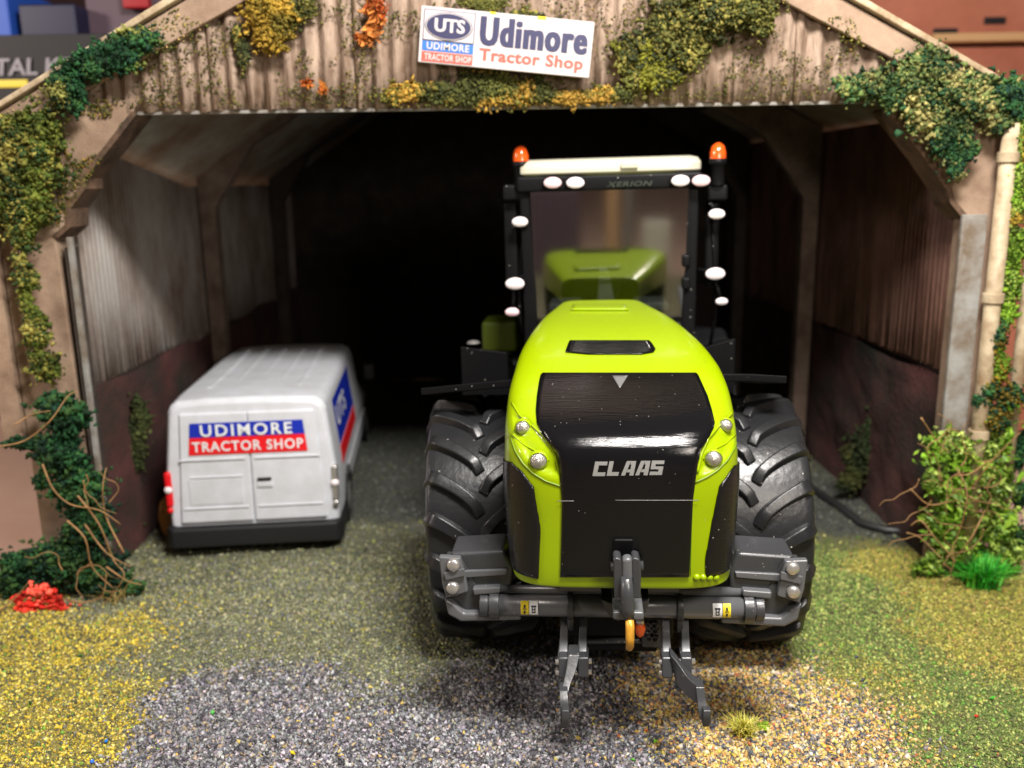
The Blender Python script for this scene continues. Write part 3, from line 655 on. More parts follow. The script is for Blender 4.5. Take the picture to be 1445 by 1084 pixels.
# side grilles on the bonnet surface: wrap round the side
def find_s(v, side, tx):
    best = None
    for k in range(300):
        s = side*(.3+.7*k/300); x = tpix(hood(v, s))[0]
        if best is None or abs(x-tx) < best[0]: best = (abs(x-tx), s)
        if side*(x-tx) > 0: break
    return best[1]
def v_at(py, side):
    best = None
    for k in range(200):
        v = 6*k/200; y = tpix(hood(v, side*.8))[1]
        if best is None or abs(y-py) < best[0]: best = (abs(y-py), v)
    return best[1]
for side, pts in ((-1, [(650, 722), (660, 737), (678, 754), (720, 762), (760, 769), (802, 775)]), (1, [(654, 1036), (664, 1027), (678, 1014), (720, 1004), (760, 996), (800, 988)])):
    P = []
    for k in range(len(pts)-1):
        for q in range(6):
            t = q/6; y = pts[k][0]*(1-t)+pts[k+1][0]*t; x = pts[k][1]*(1-t)+pts[k+1][1]*t
            v = v_at(y, side); s0 = find_s(v, side, x); row = []
            for j in range(13):
                s = s0+(side*.985-s0)*j/12; p = hood(v, s); c = Vector((0, .45+6-TY0+.0, p.z)); nr = (p-Vector((0, 6.3-TY0, p.z-.1))).normalized(); row.append(p+nr*.008)
            P.append(row)
    P = P[::-1] if side < 0 else P
    o = MB().grid(P, True).build('side_grille', 'lens_black', tr, fix=False); s_ = o.modifiers.new('t', 'SOLIDIFY'); s_.thickness = .012; s_.offset = 0
# crease lines round the lamps
def line(name, pts, r, m, off=.002, n=6):
    q = []
    for k in range(len(pts)-1):
        for t in range(5):
            f = t/5; h = hit(pts[k][0]*(1-f)+pts[k+1][0]*f, pts[k][1]*(1-f)+pts[k+1][1]*f, off)
            if h is not None: q.append(h)
    h = hit(*pts[-1], off)
    if h is not None: q.append(h)
    if len(q) > 1: return MB().tube(q, r, n).build(name, m, tr)
line('panel_gap', [(721, 618), (727, 636), (738, 654), (752, 668), (770, 679), (793, 687)], .0055, 'lime_dark')
line('panel_gap', [(1041, 618), (1036, 634), (1026, 650), (1012, 664), (998, 673), (981, 681)], .0055, 'lime_dark')
line('lamp_brow', [(722, 568), (733, 586), (750, 600), (770, 618), (783, 640), (790, 668)], .008, 'lime', .0); line('lamp_brow', [(1041, 566), (1032, 584), (1014, 602), (1000, 618), (990, 640), (984, 668)], .008, 'lime', .0)
line('lamp_brow', [(722, 612), (740, 628), (755, 636), (775, 650)], .007, 'lime', .0); line('lamp_brow', [(1041, 610), (1024, 626), (1008, 634), (992, 648)], .007, 'lime', .0)
line('bonnet_seam', [(793, 690), (795, 740), (793, 812)], .003, 'lime_dark'); line('bonnet_seam', [(978, 690), (976, 740), (974, 812)], .003, 'lime_dark')
for x, y, r in ((738, 603, .05), (760, 650, .058), (1023, 600, .046), (1006, 647, .056)):
    p = hit(x, y, 0)
    if p is None: continue
    q = p+Vector((0, -.012, .003)); hl = MB().lathe([(r*1.12, .03), (r*1.12, -.012), (r*1.0, -.02), (r*.96, -.01)], q, 'Y', 24).build('headlight', 'lime', tr)
    MB().lathe([(r*.98, -.008), (r*.85, -.03), (r*.5, -.045), (0.0001, -.05)], q, 'Y', 24).build('lens', 'head_lens', hl)
# letters on the grille: blocky, slanted
RC = {'C': [(0, 0, .32, 1), (.32, .74, .92, 1), (.32, 0, .92, .26)], 'L': [(0, 0, .32, 1), (.32, 0, .86, .26)],
      'A': [(0, 0, .30, 1, .24, .54), (.54, .76, .62, 1), (.62, 0, .93, 1), (.38, .22, .62, .42, .43, .62)], 'S': [(0, .76, .92, 1), (0, .60, .32, .76), (0, .40, .92, .60), (.60, .24, .92, .40), (0, 0, .92, .24)]}
mbs = []
x0p, x1p, ytp, ybp = 836, 940, 651, 671; cw = (x1p-x0p-4)/5
for k, ch in enumerate('CLAAS'):
    mb = MB()
    for rc in RC[ch]:
        a0, b, c0, d = rc[:4]; a1, c1 = rc[4:] if len(rc) > 4 else (a0, c0); P = []
        for j in range(3):
            v = b+(d-b)*j/2; row = []; a = a0+(a1-a0)*j/2; c = c0+(c1-c0)*j/2
            for i in range(4):
                u = a+(c-a)*i/3; px = x0p+cw*(k+u*.95)+v*4; py = ybp+(ytp-ybp)*v-k*.35; row.append(hit(px, py, .016))
            P.append(row)
        mb.grid(P, False)
    mb.build('letter', 'silver', tr, fix=False)
# four knobs and lower lip detail
for px in (983, 992, 1001, 1010):
    p = hit(px, 815, 0)
    if p: MB().lathe([(.026, .01), (.024, -.008), (.014, -.018), (.0001, -.02)], p, 'Y', 12).build('lip_stud', 'lime', tr)
# engine block / chassis behind the shell
MB().box(lt(0, 7.3, 1.75), (1.0, 2.4, 1.35)).build('engine_housing', 'black', tr, .03)
MB().box(lt(0, 8.8, .98), (.8, 5.6, .5)).build('chassis', 'black', tr, .04)
for y in (7.6, 11.2): MB().box(lt(0, y, 1.05), (1.5, .4, .4)).build('axle', 'black', tr, .05)
# wheels
def tyre_mesh():
    R, hw = 1.035, .44
    prof = [(.50, -.36), (.62, -.42), (.80, -.465), (.93, -.47), (1.0, -.445), (1.02, -.38), (1.03, -.2), (1.038, 0), (1.03, .2), (1.02, .38), (1.0, .445), (.93, .47), (.80, .465), (.62, .42), (.50, .36)]
    mb = MB(); mb.lathe(prof, axis='X', n=96)
    NL = 19
    def crown(x):
        x = abs(x); return float(np.interp(x, [0, .2, .36, .42, .455, .47], [1.038, 1.032, 1.022, 1.01, .96, .90]))
    for side in (-1, 1):
        for k in range(NL):
            th0 = 2*PI*(k+(.5 if side > 0 else 0))/NL; n = 12; rows = []
            for i in range(n+1):
                t = i/n; ax = .008+.462*t; x = side*ax
                th = th0-.34*t**.62
                base = crown(ax)-.01; h = .075*min(1, .45+t*9, (1-t)*6+.55)
                # half width of the bar, wider at its foot
                wt, wb = .036+.014*t, .06+.014*t; r1 = crown(ax)
                slope_ = -.34*.62*max(t, .04)**(-.38)*1.0
                # bar direction in the (x, arc) plane
                dx, da = .462*side, slope_; L_ = math.hypot(dx, da); nx, na = -da/L_, dx/L_
                if i == n: pass
                row = []
                for (o_, hh) in ((-wb, -.02), (-wt, h), (wt, h), (wb, -.02)):
                    xx = x+nx*o_; rr = (base+hh); an = th+na*o_/1.03
                    rr = min(rr, crown(min(abs(xx), .47))+h if hh > 0 else rr)
                    if t > .9 and hh > 0: rr -= 0
                    row.append(Vector((xx, rr*math.cos(an), rr*math.sin(an))))
                rows.append(row)
            mb.grid(rows, False); mb.add(rows[0], [(0, 1, 2, 3)]); mb.add(rows[-1], [(3, 2, 1, 0)])
    return mb
tmb = tyre_mesh()
wheels = []
def make_wheel():
    hub = empty('wheel')
    o = tmb.build('tyre', 'tyre', hub); b = o.modifiers.new('b', 'BEVEL'); b.width = .012; b.segments = 2; b.limit_method = 'ANGLE'; b.angle_limit = rad(35); 
    o.data.polygons.foreach_set('use_smooth', [True]*len(o.data.polygons)); w = o.modifiers.new('wn', 'WEIGHTED_NORMAL')
    MB().lathe([(.5, -.36), (.47, -.3), (.44, -.1), (.2, -.05), (.18, -.15), (.0001, -.15)], axis='X', n=32).build('rim', 'rim', hub)
    MB().lathe([(.5, .36), (.47, .3), (.44, .1), (.2, .05), (.18, .15), (.0001, .15)], axis='X', n=32).build('rim', 'rim', hub)
    return hub
w0 = make_wheel(); 
def put_wheel(x, y, steer, spin, first=False):
    if first: h = w0
    else:
        h = w0.copy(); COL.objects.link(h)
        for c in list(w0.children): d = c.copy(); COL.objects.link(d); d.parent = h
    h.parent = tr; h.location = lt(x, y, 1.085); h.rotation_euler = (spin, 0, steer); return h
put_wheel(-1.15, 7.62, rad(4.5), rad(8), True); put_wheel(1.10, 7.62, rad(-.5), rad(3)); put_wheel(-1.08, 11.3, 0, 0); put_wheel(1.08, 11.3, 0, 0)
# fender plates over the front wheels
def plate(name, pts, y, dy, dz, m='black'):
    P = [T(px, py, y) for px, py in pts]; Q = [Vector(p)+Vector((0, dy, dz)) for p in P]
    mb = MB(); n = len(P); mb.grid([P, Q], False); mb.grid([[p-Vector((0, 0, .06)) for p in P], [q-Vector((0, 0, .06)) for q in Q]], False)
    mb.grid([P, [p-Vector((0, 0, .06)) for p in P]], False); mb.grid([Q, [p-Vector((0, 0, .06)) for p in Q]], False)
    return mb.build(name, m, tr, .006)
for pts in ([(594, 548), (655, 542), (722, 536)], [(1015, 528), (1060, 528), (1110, 531)]):
    plate('front_fender', pts, 7.2, 1.1, -.25)
for pts in ([(650, 490), (680, 494), (716, 498)], [(985, 494), (1010, 486), (1038, 478)]):
    P = [T(px, py, 8.9) for px, py in pts]; MB().prism([*P, P[-1]-Vector((0, 0, .75)), P[0]-Vector((0, 0, .75))], (0, .05, 0)).build('rear_fender', 'black', tr, .01)
    MB().prism([*P, *[p+Vector((0, .8, -.16)) for p in P[::-1]]], (0, 0, -.03)).build('rear_fender', 'black', tr, .008)
p = T(668, 484, 8.95); MB().lathe([(.0001, .03), (.05, .02), (.07, 0)], p, 'Z', 16).build('fender_cap', 'steel', tr)
p = T(704, 470, 10.4); MB().box(p-Vector((0, -.3, .05)), (.42, .6, .36)).build('side_tank', 'lime_shaded', tr, .04)
# ---- cab
CY0, CY1 = 8.95, 10.7
MB().box(lt(0, (CY0+CY1)/2, 2.35), (1.62, CY1-CY0-.1, .5)).build('cab_base', 'black', tr, .04)
for sx in (-1, 1):
    MB().prism([lt(sx*.86, CY0, 2.2), lt(sx*.72, CY0, 2.2), lt(sx*.76, CY0-.02, 4.05), lt(sx*.88, CY0-.02, 4.05)], (0, .12, 0)).build('front_pillar', 'black', tr, .02)
    MB().prism([lt(sx*.88, CY1, 2.2), lt(sx*.74, CY1, 2.2), lt(sx*.76, CY1, 4.05), lt(sx*.88, CY1, 4.05)], (0, .12, 0)).build('rear_pillar', 'black', tr, .02)
    MB().box(lt(sx*.86, 9.75, 3.1), (.04, .08, 1.8)).build('door_pillar', 'black', tr, .01)
    MB().prism([lt(sx*.865, CY0+.12, 2.6), lt(sx*.865, CY1, 2.6), lt(sx*.87, CY1, 4.0), lt(sx*.87, CY0+.1, 4.0)], (.006, 0, 0)).build('side_glass', 'glass', tr)
MB().prism([lt(-.74, CY0+.055, 2.45), lt(.74, CY0+.055, 2.45), lt(.77, CY0-.08, 3.99), lt(-.77, CY0-.08, 3.99)], (0, .008, 0)).build('windscreen', 'glass', tr)
# header with lamps
MB().box(lt(0, CY0+.02, 4.03), (1.80, .22, .16)).build('roof_header', 'black', tr, .03)
mb = MB(); P = []
for k in range(25):
    a = PI*k/24; P.append(lt(.89*(1 if False else 1)*math.copysign(abs(math.cos(a))**.35, math.cos(a)), CY0+.02-.14*math.sin(a)**.5, 0))
rr = [(P[i].x, P[i].y) for i in range(len(P))]; back = [(-.89, CY1+.1-TY0), (.89, CY1+.1-TY0)]
out = rr+back
lv = [(.965, 4.10), (1.0, 4.13), (1.0, 4.20), (.97, 4.245), (.9, 4.265)]
rows = [[Vector((x*s, (y-.9)*s+.9, z)) for x, y in out] for s, z in lv]
mb.grid(rows, True, True); mb.add(rows[0], [tuple(range(len(out)))[::-1]]); mb.add(rows[-1], [tuple(range(len(out)))]); mb.build('cab_roof', 'cream', tr, .012)
q = T(888, 233, 8.8); MB().box(q+Vector((0, .05, 0)), (.17, .1, .07)).build('roof_badge', 'cream', tr, .015)
q = T(856, 264, 8.82); q2 = T(918, 255, 8.82); text('lettering', 'XERION', q, (q2.x-q.x, 0, 0), (.02, 0, q2.z-q.z), 'header', tr, .02, 1.1)
def worklamp(px, py, y, r, m, n=(0, 0), arm=None):
    p = T(px, py, y); hsg = MB().lathe([(.0001, .09), (r*.8, .07), (r*1.12, .0), (r*1.12, -.02), (r, -.024)], p, 'Y', 20, m=Matrix.Diagonal((1.35, 1, .85))).build('work_lamp', 'black', tr)
    MB().lathe([(r*1.02, -.02), (r*.8, -.035), (.0001, -.042)], p, 'Y', 20, m=Matrix.Diagonal((1.35, 1, .85))).build('lens', m, hsg)
    if arm: MB().tube([p+Vector((0, .05, 0)), T(*arm, y+.1)], .018, 8).build('lamp_bracket', 'black', tr)
    return p
for px, py, m in ((780, 258, 'pink_lens'), (812, 258, 'white_lens'), (960, 255, 'white_lens'), (989, 255, 'pink_lens')): worklamp(px, py, 8.8, .063, m)
for px, py, r, m, arm in ((734, 313, .058, 'white_lens', (745, 285)), (727, 400, .07, 'white_lens', (748, 380)), (723, 440, .052, 'pink_lens', (727, 400)), (1011, 302, .058, 'white_lens', (1000, 280)), (1009, 386, .07, 'white_lens', (985, 380)), (1018, 425, .044, 'white_lens', (1009, 390))):
    worklamp(px, py, 8.9, r, m, arm=arm)
for px, py in ((735, 228), (1013, 224)):
    p = T(px, py, 8.95); bc = MB().lathe([(.07, -.25), (.07, -.06), (.085, -.05), (.085, 0), (.0001, 0)], p, 'Z', 16).build('beacon_mount', 'black', tr)
    MB().lathe([(.078, 0), (.078, .06), (.06, .12), (.02, .15), (.0001, .152)], p, 'Z', 18).build('amber_lens', 'amber', bc)
for sx, a in ((-1, (712, 300)), (1, (1022, 300))):
    p = T(a[0]+(12 if sx < 0 else -10), 272, 9.0); MB().box(p, (.20, .12, .16)).build('mirror_mount', 'black', tr, .03)
    q = T(722 if sx < 0 else 1004, 345, 9.1); MB().box(q, (.14, .08, .85)).build('wing_mirror', 'black', tr, .03)
    t_ = [T(745 if sx < 0 else 1003, 290, 9.05), T(736 if sx < 0 else 1008, 360, 9.05), T(733 if sx < 0 else 1010, 440, 9.05), T(745 if sx < 0 else 1000, 500, 9.1)]
    MB().tube(t_, .018, 8).build('grab_rail', 'black', tr)
for py in (368, 400): p = T(968, py, 8.93); MB().box(p, (.08, .08, .12)).build('wiper_motor', 'black', tr, .02)
# inside
MB().box(lt(-.12, 10.1, 2.95), (.56, .14, .8)).build('seat_back', 'seat', tr, .05); MB().box(lt(-.12, 9.85, 2.62), (.56, .5, .14)).build('seat_cushion', 'seat', tr, .05)
p = T(853, 400, 9.12); MB().prism([p+Vector((-.09, 0, -.35)), p+Vector((.14, 0, -.35)), p+Vector((.04, 0, .14)), p+Vector((-.05, 0, .16))], (0, .12, 0)).build('steering_column', 'console', tr, .02)
MB().tube([p+Vector((.17*math.cos(a), -.03+.05*math.sin(a), .16+.06*math.sin(a))) for a in [2*PI*k/24 for k in range(25)]], .014, 8, False).build('steering_wheel', 'seat', tr)
p = T(874, 388, 9.2); MB().lathe([(.0001, -.1), (.05, -.09), (.08, 0), (.06, .1), (.0001, .12)], p, 'Z', 14).build('lever_knob', 'seat', tr); MB().tube([p, p-Vector((.03, 0, .35))], .02, 8).build('lever', 'seat', tr)
MB().box(lt(0, CY1+.06, 3.1), (1.5, .03, 1.8)).build('rear_window', 'gloss', tr)
for x in (-.45, .45): MB().box(lt(x, 9.5, 2.75), (.35, .5, .1)).build('dashboard', 'console', tr, .03)
# ---- front linkage
yb = 5.86
def tp(px, py, y=yb): return T(px, py, y)
def mir(pts): return [Vector((-p.x, p.y, p.z)) for p in pts]
def pair(name, pts, th, m, bev=.012, y=yb):
    P = [tp(a, b, y) for a, b in pts]
    for Q in (P, mir(P)): MB().prism(Q, (0, th, 0)).build(name, m, tr, bev, seg=3)
pair('mounting_block', [(634, 781), (711, 777), (724, 802), (722, 830), (668, 833), (650, 800)], .34, 'grey', .03, yb-.02)
pair('block_step', [(652, 806), (716, 804), (714, 812), (656, 816)], .03, 'grey2', .008, yb-.045)
pair('side_plate', [(628, 787), (652, 789), (676, 834), (690, 838), (690, 868), (655, 872), (636, 860), (628, 838)], .12, 'grey', .012, yb-.03)
pair('bolt_plate', [(619, 786), (649, 788), (655, 808), (660, 836), (630, 845), (624, 826)], .06, 'grey2', .012, yb-.10)
pair('cross_strap', [(626, 809), (655, 803), (656, 813), (629, 819)], .02, 'grey2', .004, yb-.125)
pair('lower_runner', [(627, 845), (640, 853), (654, 866), (735, 865), (735, 876), (650, 878), (632, 868)], .13, 'grey2', .018, yb-.09)
pair('upper_rail', [(666, 831), (706, 829), (706, 838), (668, 841)], .12, 'grey2', .014, yb-.08)
for (x, y) in ((640, 797), (639, 829)):
    P = [tp(x, y, yb-.11)]; 
    for Q in (P[0], mir(P)[0]): MB().lathe([(.045, .02), (.045, -.018), (.036, -.03), (.0001, -.032)], Q, 'Y', 20).build('bolt', 'steel', tr)
P = [tp(637, 786, yb-.11), tp(641, 845, yb-.11)]
a = tp(684, 853, yb-.05); b = Vector((-a.x, a.y, a.z))
MB().tube([a, b], .078, 20).build('cross_tube', 'grey2', tr)
for s_ in (a, b):
    sg = 1 if s_ is a else -1
    for d, r_, w_ in ((0, .086, .03), (.075, .102, .035)): MB().lathe([(.05, -w_), (r_, -w_), (r_, w_), (.05, w_)], s_+Vector((sg*d, 0, 0)), 'X', 20).build('tube_collar', 'grey', tr, .006)
a2 = tp(700, 831, yb-.01); MB().tube([a2, Vector((-a2.x, a2.y, a2.z))], .034, 12).build('rear_rail', 'grey2', tr)
MB().box((tp(873, 829, yb-.03)), (.85, .06, .05)).build('rail_cover', 'grey2', tr, .01)
MB().box((tp(885, 838, yb+.25)), (1.6, .3, .10)).build('nose_support', 'black', tr, .02)
# warning labels on the tube
def label(px0, px1, m, marks):
    c = tp((px0+px1)/2, 854, yb-.05); w_ = abs(tp(px1, 854).x-tp(px0, 854).x); P = []
    for k in range(7):
        an = rad(-38+12.7*k+10); P.append([Vector((c.x-w_/2, a.y-.0805*math.cos(an), a.z+.0805*math.sin(an))), Vector((c.x+w_/2, a.y-.0805*math.cos(an), a.z+.0805*math.sin(an)))])
    MB().grid(P, True).build('warning_label', m, tr, fix=False)
    for (u0, v0, u1, v1) in marks:
        Q = []
        for v in (v0, (v0+v1)/2, v1):
            an = rad(-28+66*v); Q.append([Vector((c.x-w_/2+w_*u, a.y-.0825*math.cos(an), a.z+.0825*math.sin(an))) for u in (u0, u1)])
        MB().grid(Q, False).build('label_mark', 'ink', tr, fix=False)
picto = [(.2, .68, .8, .8), (.28, .3, .4, .68), (.6, .3, .72, .68), (.45, .45, .6, .55), (.3, .2, .72, .3)]
warn = [(.38, .6, .62, .85), (.25, .5, .75, .56), (.38, .12, .62, .4)]
label(736, 747, 'yellow', warn); label(748, 760, 'white', picto); label(1004, 1017, 'white', picto); label(1018, 1029, 'yellow', warn)
# top link bracket and hook
for px in (872, 898):
    P = [tp(px-7, 790, 5.30), tp(px-3, 787, 5.30), tp(px+4, 789, 5.30), tp(px+7, 800, 5.30), tp(px+6, 845, 5.30), tp(px-5, 845, 5.30)]
    MB().prism(P, (0, .13, 0)).build('bracket_plate', 'grey', tr, .015, seg=3)
MB().tube([tp(862, 800, 5.37), tp(908, 798, 5.37)], .03, 12).build('bracket_pin', 'grey', tr)
c = tp(885, 792, 5.60); MB().prism([tp(878, 789, 5.28), tp(892, 788, 5.28), tp(893, 822, 5.28), tp(878, 822, 5.28)], (0, .09, 0)).build('link_eye', 'grey2', tr, .025, seg=3)
hp = [tp(884, 815, 5.27), tp(885, 840, 5.26), tp(886, 858, 5.25), tp(888, 874, 5.24)]
hk = MB().tube(hp, [.036, .045, .042, .034], 14).build('hook_shank', 'grey', tr)
hp2 = [tp(888, 871, 5.24), tp(889, 885, 5.21), tp(889, 900, 5.18), tp(889, 911, 5.20), tp(888, 914, 5.26), tp(888, 906, 5.33), tp(888, 894, 5.36)]
MB().tube(hp2, [.027, .029, .029, .027, .024, .02, .014], 12).build('hook_tip', 'hookgold', tr)
P = [tp(848, 846, 5.60), tp(866, 852, 5.60), tp(866, 862, 5.60), tp(904, 860, 5.60), tp(904, 850, 5.60), tp(917, 845, 5.60), tp(914, 858, 5.60), tp(908, 871, 5.60), tp(862, 873, 5.60), tp(855, 862, 5.60)]
MB().prism(P, (0, .2, 0)).build('hitch_cradle', 'grey', tr, .012)
MB().box(tp(885, 850, 5.5), (.2, .4, .06)).build('hitch_clamp', 'grey2', tr, .015)
for px in (805, 959): 
    q = tp(px, 856, yb-.05); MB().lathe([(.075, -.022), (.10, -.022), (.10, .022), (.075, .022)], Vector((q.x, a.y, a.z)), 'X', 20).build('tube_strap', 'grey', tr, .005)
    MB().box(Vector((q.x, a.y-.03, a.z-.11)), (.045, .06, .12)).build('strap_tail', 'grey', tr, .012)
# lower link arms: two cheeks, a knuckle block, a curved catch
def smooth(pts, n=6):
    out = []
    for i in range(len(pts)-1):
        p0, p1, p2, p3 = pts[max(i-1, 0)], pts[i], pts[i+1], pts[min(i+2, len(pts)-1)]
        for k in range(n):
            t = k/n; out.append(tuple(.5*((2*p1[j])+(p2[j]-p0[j])*t+(2*p0[j]-5*p1[j]+4*p2[j]-p3[j])*t*t+(3*p1[j]-p0[j]-3*p2[j]+p3[j])*t**3) for j in range(len(p1))))
    out.append(pts[-1]); return out
def strap(name, path, wx, depth, m, par=tr, bev=.008):     # path of (px, py, y, width px) -> a bar with real depth
    mb = MB(); rows = []
    for px, py, y, w_ in smooth(path):
        l, r_ = T(px-w_/2, py, y), T(px+w_/2, py, y); rows.append([l, r_, r_+Vector((0, depth, 0)), l+Vector((0, depth, 0))])
    mb.grid(rows, False, True); mb.add(rows[0], [(3, 2, 1, 0)]); mb.add(rows[-1], [(0, 1, 2, 3)]); return mb.build(name, m, par, bev)
for cheeks, side in (((795, 822), -1), ((941, 968), 1)):
    for i, px in enumerate(cheeks):
        bw = (3 if side > 0 else 0)
        strap('link_cheek', [(px-side*2, 866, 5.85, 11), (px-side*1, 890, 5.74, 11), (px, 915, 5.62, 12), (px+side*1, 935, 5.54, 16)], 0, .16, 'grey2')
    cxp = sum(cheeks)/2
    strap('knuckle', [(cheeks[0]+1, 928, 5.52, 16), (cheeks[0]+1, 958, 5.48, 15)], 0, .16, 'grey', bev=.012); strap('knuckle', [(cheeks[1]+1, 928, 5.52, 16), (cheeks[1]+1, 957, 5.48, 15)], 0, .16, 'grey', bev=.012)
    for yy in (934, 949): MB().tube([T(cheeks[0]-11, yy, 5.55), T(cheeks[1]+13, yy-1, 5.55)], .02, 10).build('link_pin', 'steel', tr)
strap('catch_arm', [(810, 924, 5.50, 16), (806, 945, 5.43, 14), (800, 965, 5.36, 11), (796, 980, 5.30, 11)], 0, .14, 'grey', bev=.01)
strap('catch_jaw', [(795, 974, 5.30, 11), (796, 990, 5.24, 12), (797, 1008, 5.20, 12), (797, 1020, 5.18, 12), (797, 1028, 5.18, 8)], 0, .10, 'grey', bev=.014)
strap('catch_lip', [(798, 1003, 5.15, 10), (798, 1015, 5.14, 11), (798, 1026, 5.15, 8)], 0, .06, 'grey', bev=.014)
def quadbar(name, path, depth, m):        # path of (top px,py),(bottom px,py), y
    mb = MB(); rows = []
    for ax, ay, bx, by, y in smooth(path): 
        t_, b_ = T(ax, ay, y), T(bx, by, y); rows.append([t_, b_, b_+Vector((.0, depth, 0)), t_+Vector((0, depth, 0))])
    mb.grid(rows, False, True); mb.add(rows[0], [(3, 2, 1, 0)]); mb.add(rows[-1], [(0, 1, 2, 3)]); return mb.build(name, m, tr, .01)
quadbar('catch_arm', [(946, 924, 952, 956, 5.50), (958, 938, 955, 966, 5.44), (972, 958, 970, 983, 5.36), (990, 972, 987, 997, 5.28)], .12, 'grey')
strap('catch_jaw', [(988, 970, 5.28, 12), (990, 988, 5.24, 12), (993, 1004, 5.20, 15), (997, 1018, 5.18, 14), (996, 1026, 5.18, 8)], 0, .10, 'grey', bev=.014)
strap('catch_lip', [(998, 1003, 5.15, 10), (998, 1012, 5.14, 11), (997, 1023, 5.15, 8)], 0, .06, 'grey', bev=.014)
# behind the bar: valve block, sockets, rod
MB().box(T(868, 886, 6.15), (.62, .25, .26)).build('valve_block', 'black', tr, .02); MB().tube([T(828, 905, 6.0), T(935, 903, 6.0)], .022, 10).build('lower_rod', 'grey', tr)
MB().box(T(920, 890, 5.98), (.15, .08, .24)).build('socket_plate', 'grey', tr, .015)
for px, py in ((913, 880), (923, 880), (914, 888), (924, 888), (915, 899), (924, 899)): MB().lathe([(.028, .02), (.028, -.03), (.018, -.036), (.016, -.01), (.0001, -.01)], T(px, py, 5.94), 'Y', 12).build('socket', 'grey', tr)
MB().lathe([(.0001, -.07), (.03, -.04), (.042, .01), (.03, .06), (.0001, .07)], T(903, 888, 5.9), 'Z', 14).build('orange_plug', 'orange', tr)
MB().lathe([(.03, .02), (.03, -.03), (.0001, -.035)], T(903, 875, 5.9), 'Y', 12).build('socket', 'steel', tr)
MB().tube([T(868, 790, 5.7), T(875, 765, 5.5), T(880, 762, 5.47)], .03, 8).build('grille_bracket', 'black', tr)
MB().prism([T(866, 762, 5.42), T(894, 762, 5.42), T(896, 790, 5.45), T(864, 790, 5.45)], (0, .05, 0)).build('grille_bracket', 'black', tr, .012)

# ------------------------------------------------------------------ foliage
OL = [(104, 106, 46), (128, 124, 56), (78, 86, 38), (148, 138, 66), (70, 78, 42)]
DG = [(34, 84, 46), (24, 62, 38), (52, 108, 60), (76, 116, 58), (30, 70, 50)]
YL = [(128, 114, 40), (150, 124, 38), (184, 148, 48), (204, 166, 66)]
LG = [(120, 164, 40), (150, 190, 56), (90, 130, 34), (176, 200, 90), (110, 140, 50)]
GO = [(120, 130, 48), (90, 110, 40), (160, 156, 70), (66, 92, 44), (190, 180, 90)]
MIX = [(60, 92, 50), (100, 122, 62), (146, 150, 84), (46, 86, 52), (112, 130, 70), (178, 170, 104)]
def foliage(name, label, cat, blobs, cols, n, size=(.02, .04), Y=8.42, m='crumb', shape='tet', weights=None, flatY=.5, group=None, kind=None, extra=None):
    """blobs: (px, py, radius px[, radius y px][, Y])"""
    pos = []; B = []
    for b in blobs:
        px, py, r = b[:3]; ry = b[3] if len(b) > 3 else r; yy = b[4] if len(b) > 4 else Y
        c = at(px, py, Y=yy); k = yy/CF*1.02; B.append((c, r*k*.93, ry*k*.93))
    A_ = np.array([b[1]*b[2] for b in B]); A_ = A_/A_.sum()
    idx = rng.choice(len(B), n, p=A_)
    d = rng.normal(size=(n, 3)); d /= np.linalg.norm(d, axis=1)[:, None]
    C_ = np.array([tuple(b[0]) for b in B])[idx]; RX = np.array([b[1] for b in B])[idx]; RZ = np.array([b[2] for b in B])[idx]
    lump = 1+.28*np.sin(d[:, 0]*7+idx*1.7)*np.sin(d[:, 2]*8+idx*2.3)
    rr = rng.uniform(.3, 1.05, n)**.6*lump; fr = rng.random(n) < .22; rr[fr] *= rng.uniform(1.0, 1.7, fr.sum()); rr *= .72+.5*vnoise(C_[:, 0]+d[:, 0]*.5, C_[:, 2]+d[:, 2]*.5, 5, 77)
    P = C_+d*np.stack([RX, np.minimum(RX, RZ)*flatY+0*RX, RZ], 1)*rr[:, None]
    tone = .55+.75*vnoise(P[:, 0]*1.0, P[:, 2], 7, 11)
    K_ = len(cols); sel = np.clip((vnoise(P[:, 0], P[:, 2], 5.5, 3)*1.25-.12+.42*(rng.random(n)-.5))*K_, 0, K_-1e-3).astype(int)
    cc = np.array([srgb(*q) for q in cols]); col = cc[sel]*(.62 if m == 'crumb' and shape == 'tet' else (.62 if m == 'crumb' and shape == 'leaf' else 1.0))*rng.uniform(.65, 1.3, (n, 1))*tone[:, None]
    base = (float(C_[:, 0].mean()), float(P[:, 1].mean()), float(P[:, 2].min()))
    o = crumbs(name, P, rng.uniform(size[0], size[1], n)*np.where(rng.random(n) < .12, 2.0, 1.15), col, m, shape, loc=base)
    tag(o, label, cat, group, kind); return o
gi = 'clumps of moss and creeper on the shed'
foliage('creeper', 'thick yellowish green creeper hanging down the top of the left post', 'creeper', [(30, 200, 40, 40), (55, 240, 30, 35), (15, 260, 36, 50), (45, 290, 30, 35), (30, 330, 18, 25), (60, 190, 28)], GO, 9000, (.014, .03), group=gi)
foliage('creeper', 'string of small green tufts down the middle of the left post', 'creeper', [(38, 395, 17, 18), (36, 420, 10), (50, 450, 14, 14), (50, 472, 18, 20), (64, 515, 20, 22), (40, 435, 10), (28, 370, 10)], GO, 3800, (.013, .027), group=gi)
foliage('creeper', 'dark green creeper tuft on the left roof edge', 'creeper', [(90, 125, 26, 24), (130, 92, 32, 20), (165, 78, 28, 18), (195, 58, 28, 14), (105, 140, 14, 18), (180, 85, 16, 14)], DG+[(120, 130, 60), (170, 170, 90)], 6500, (.014, .028), Y=8.38, group=gi)
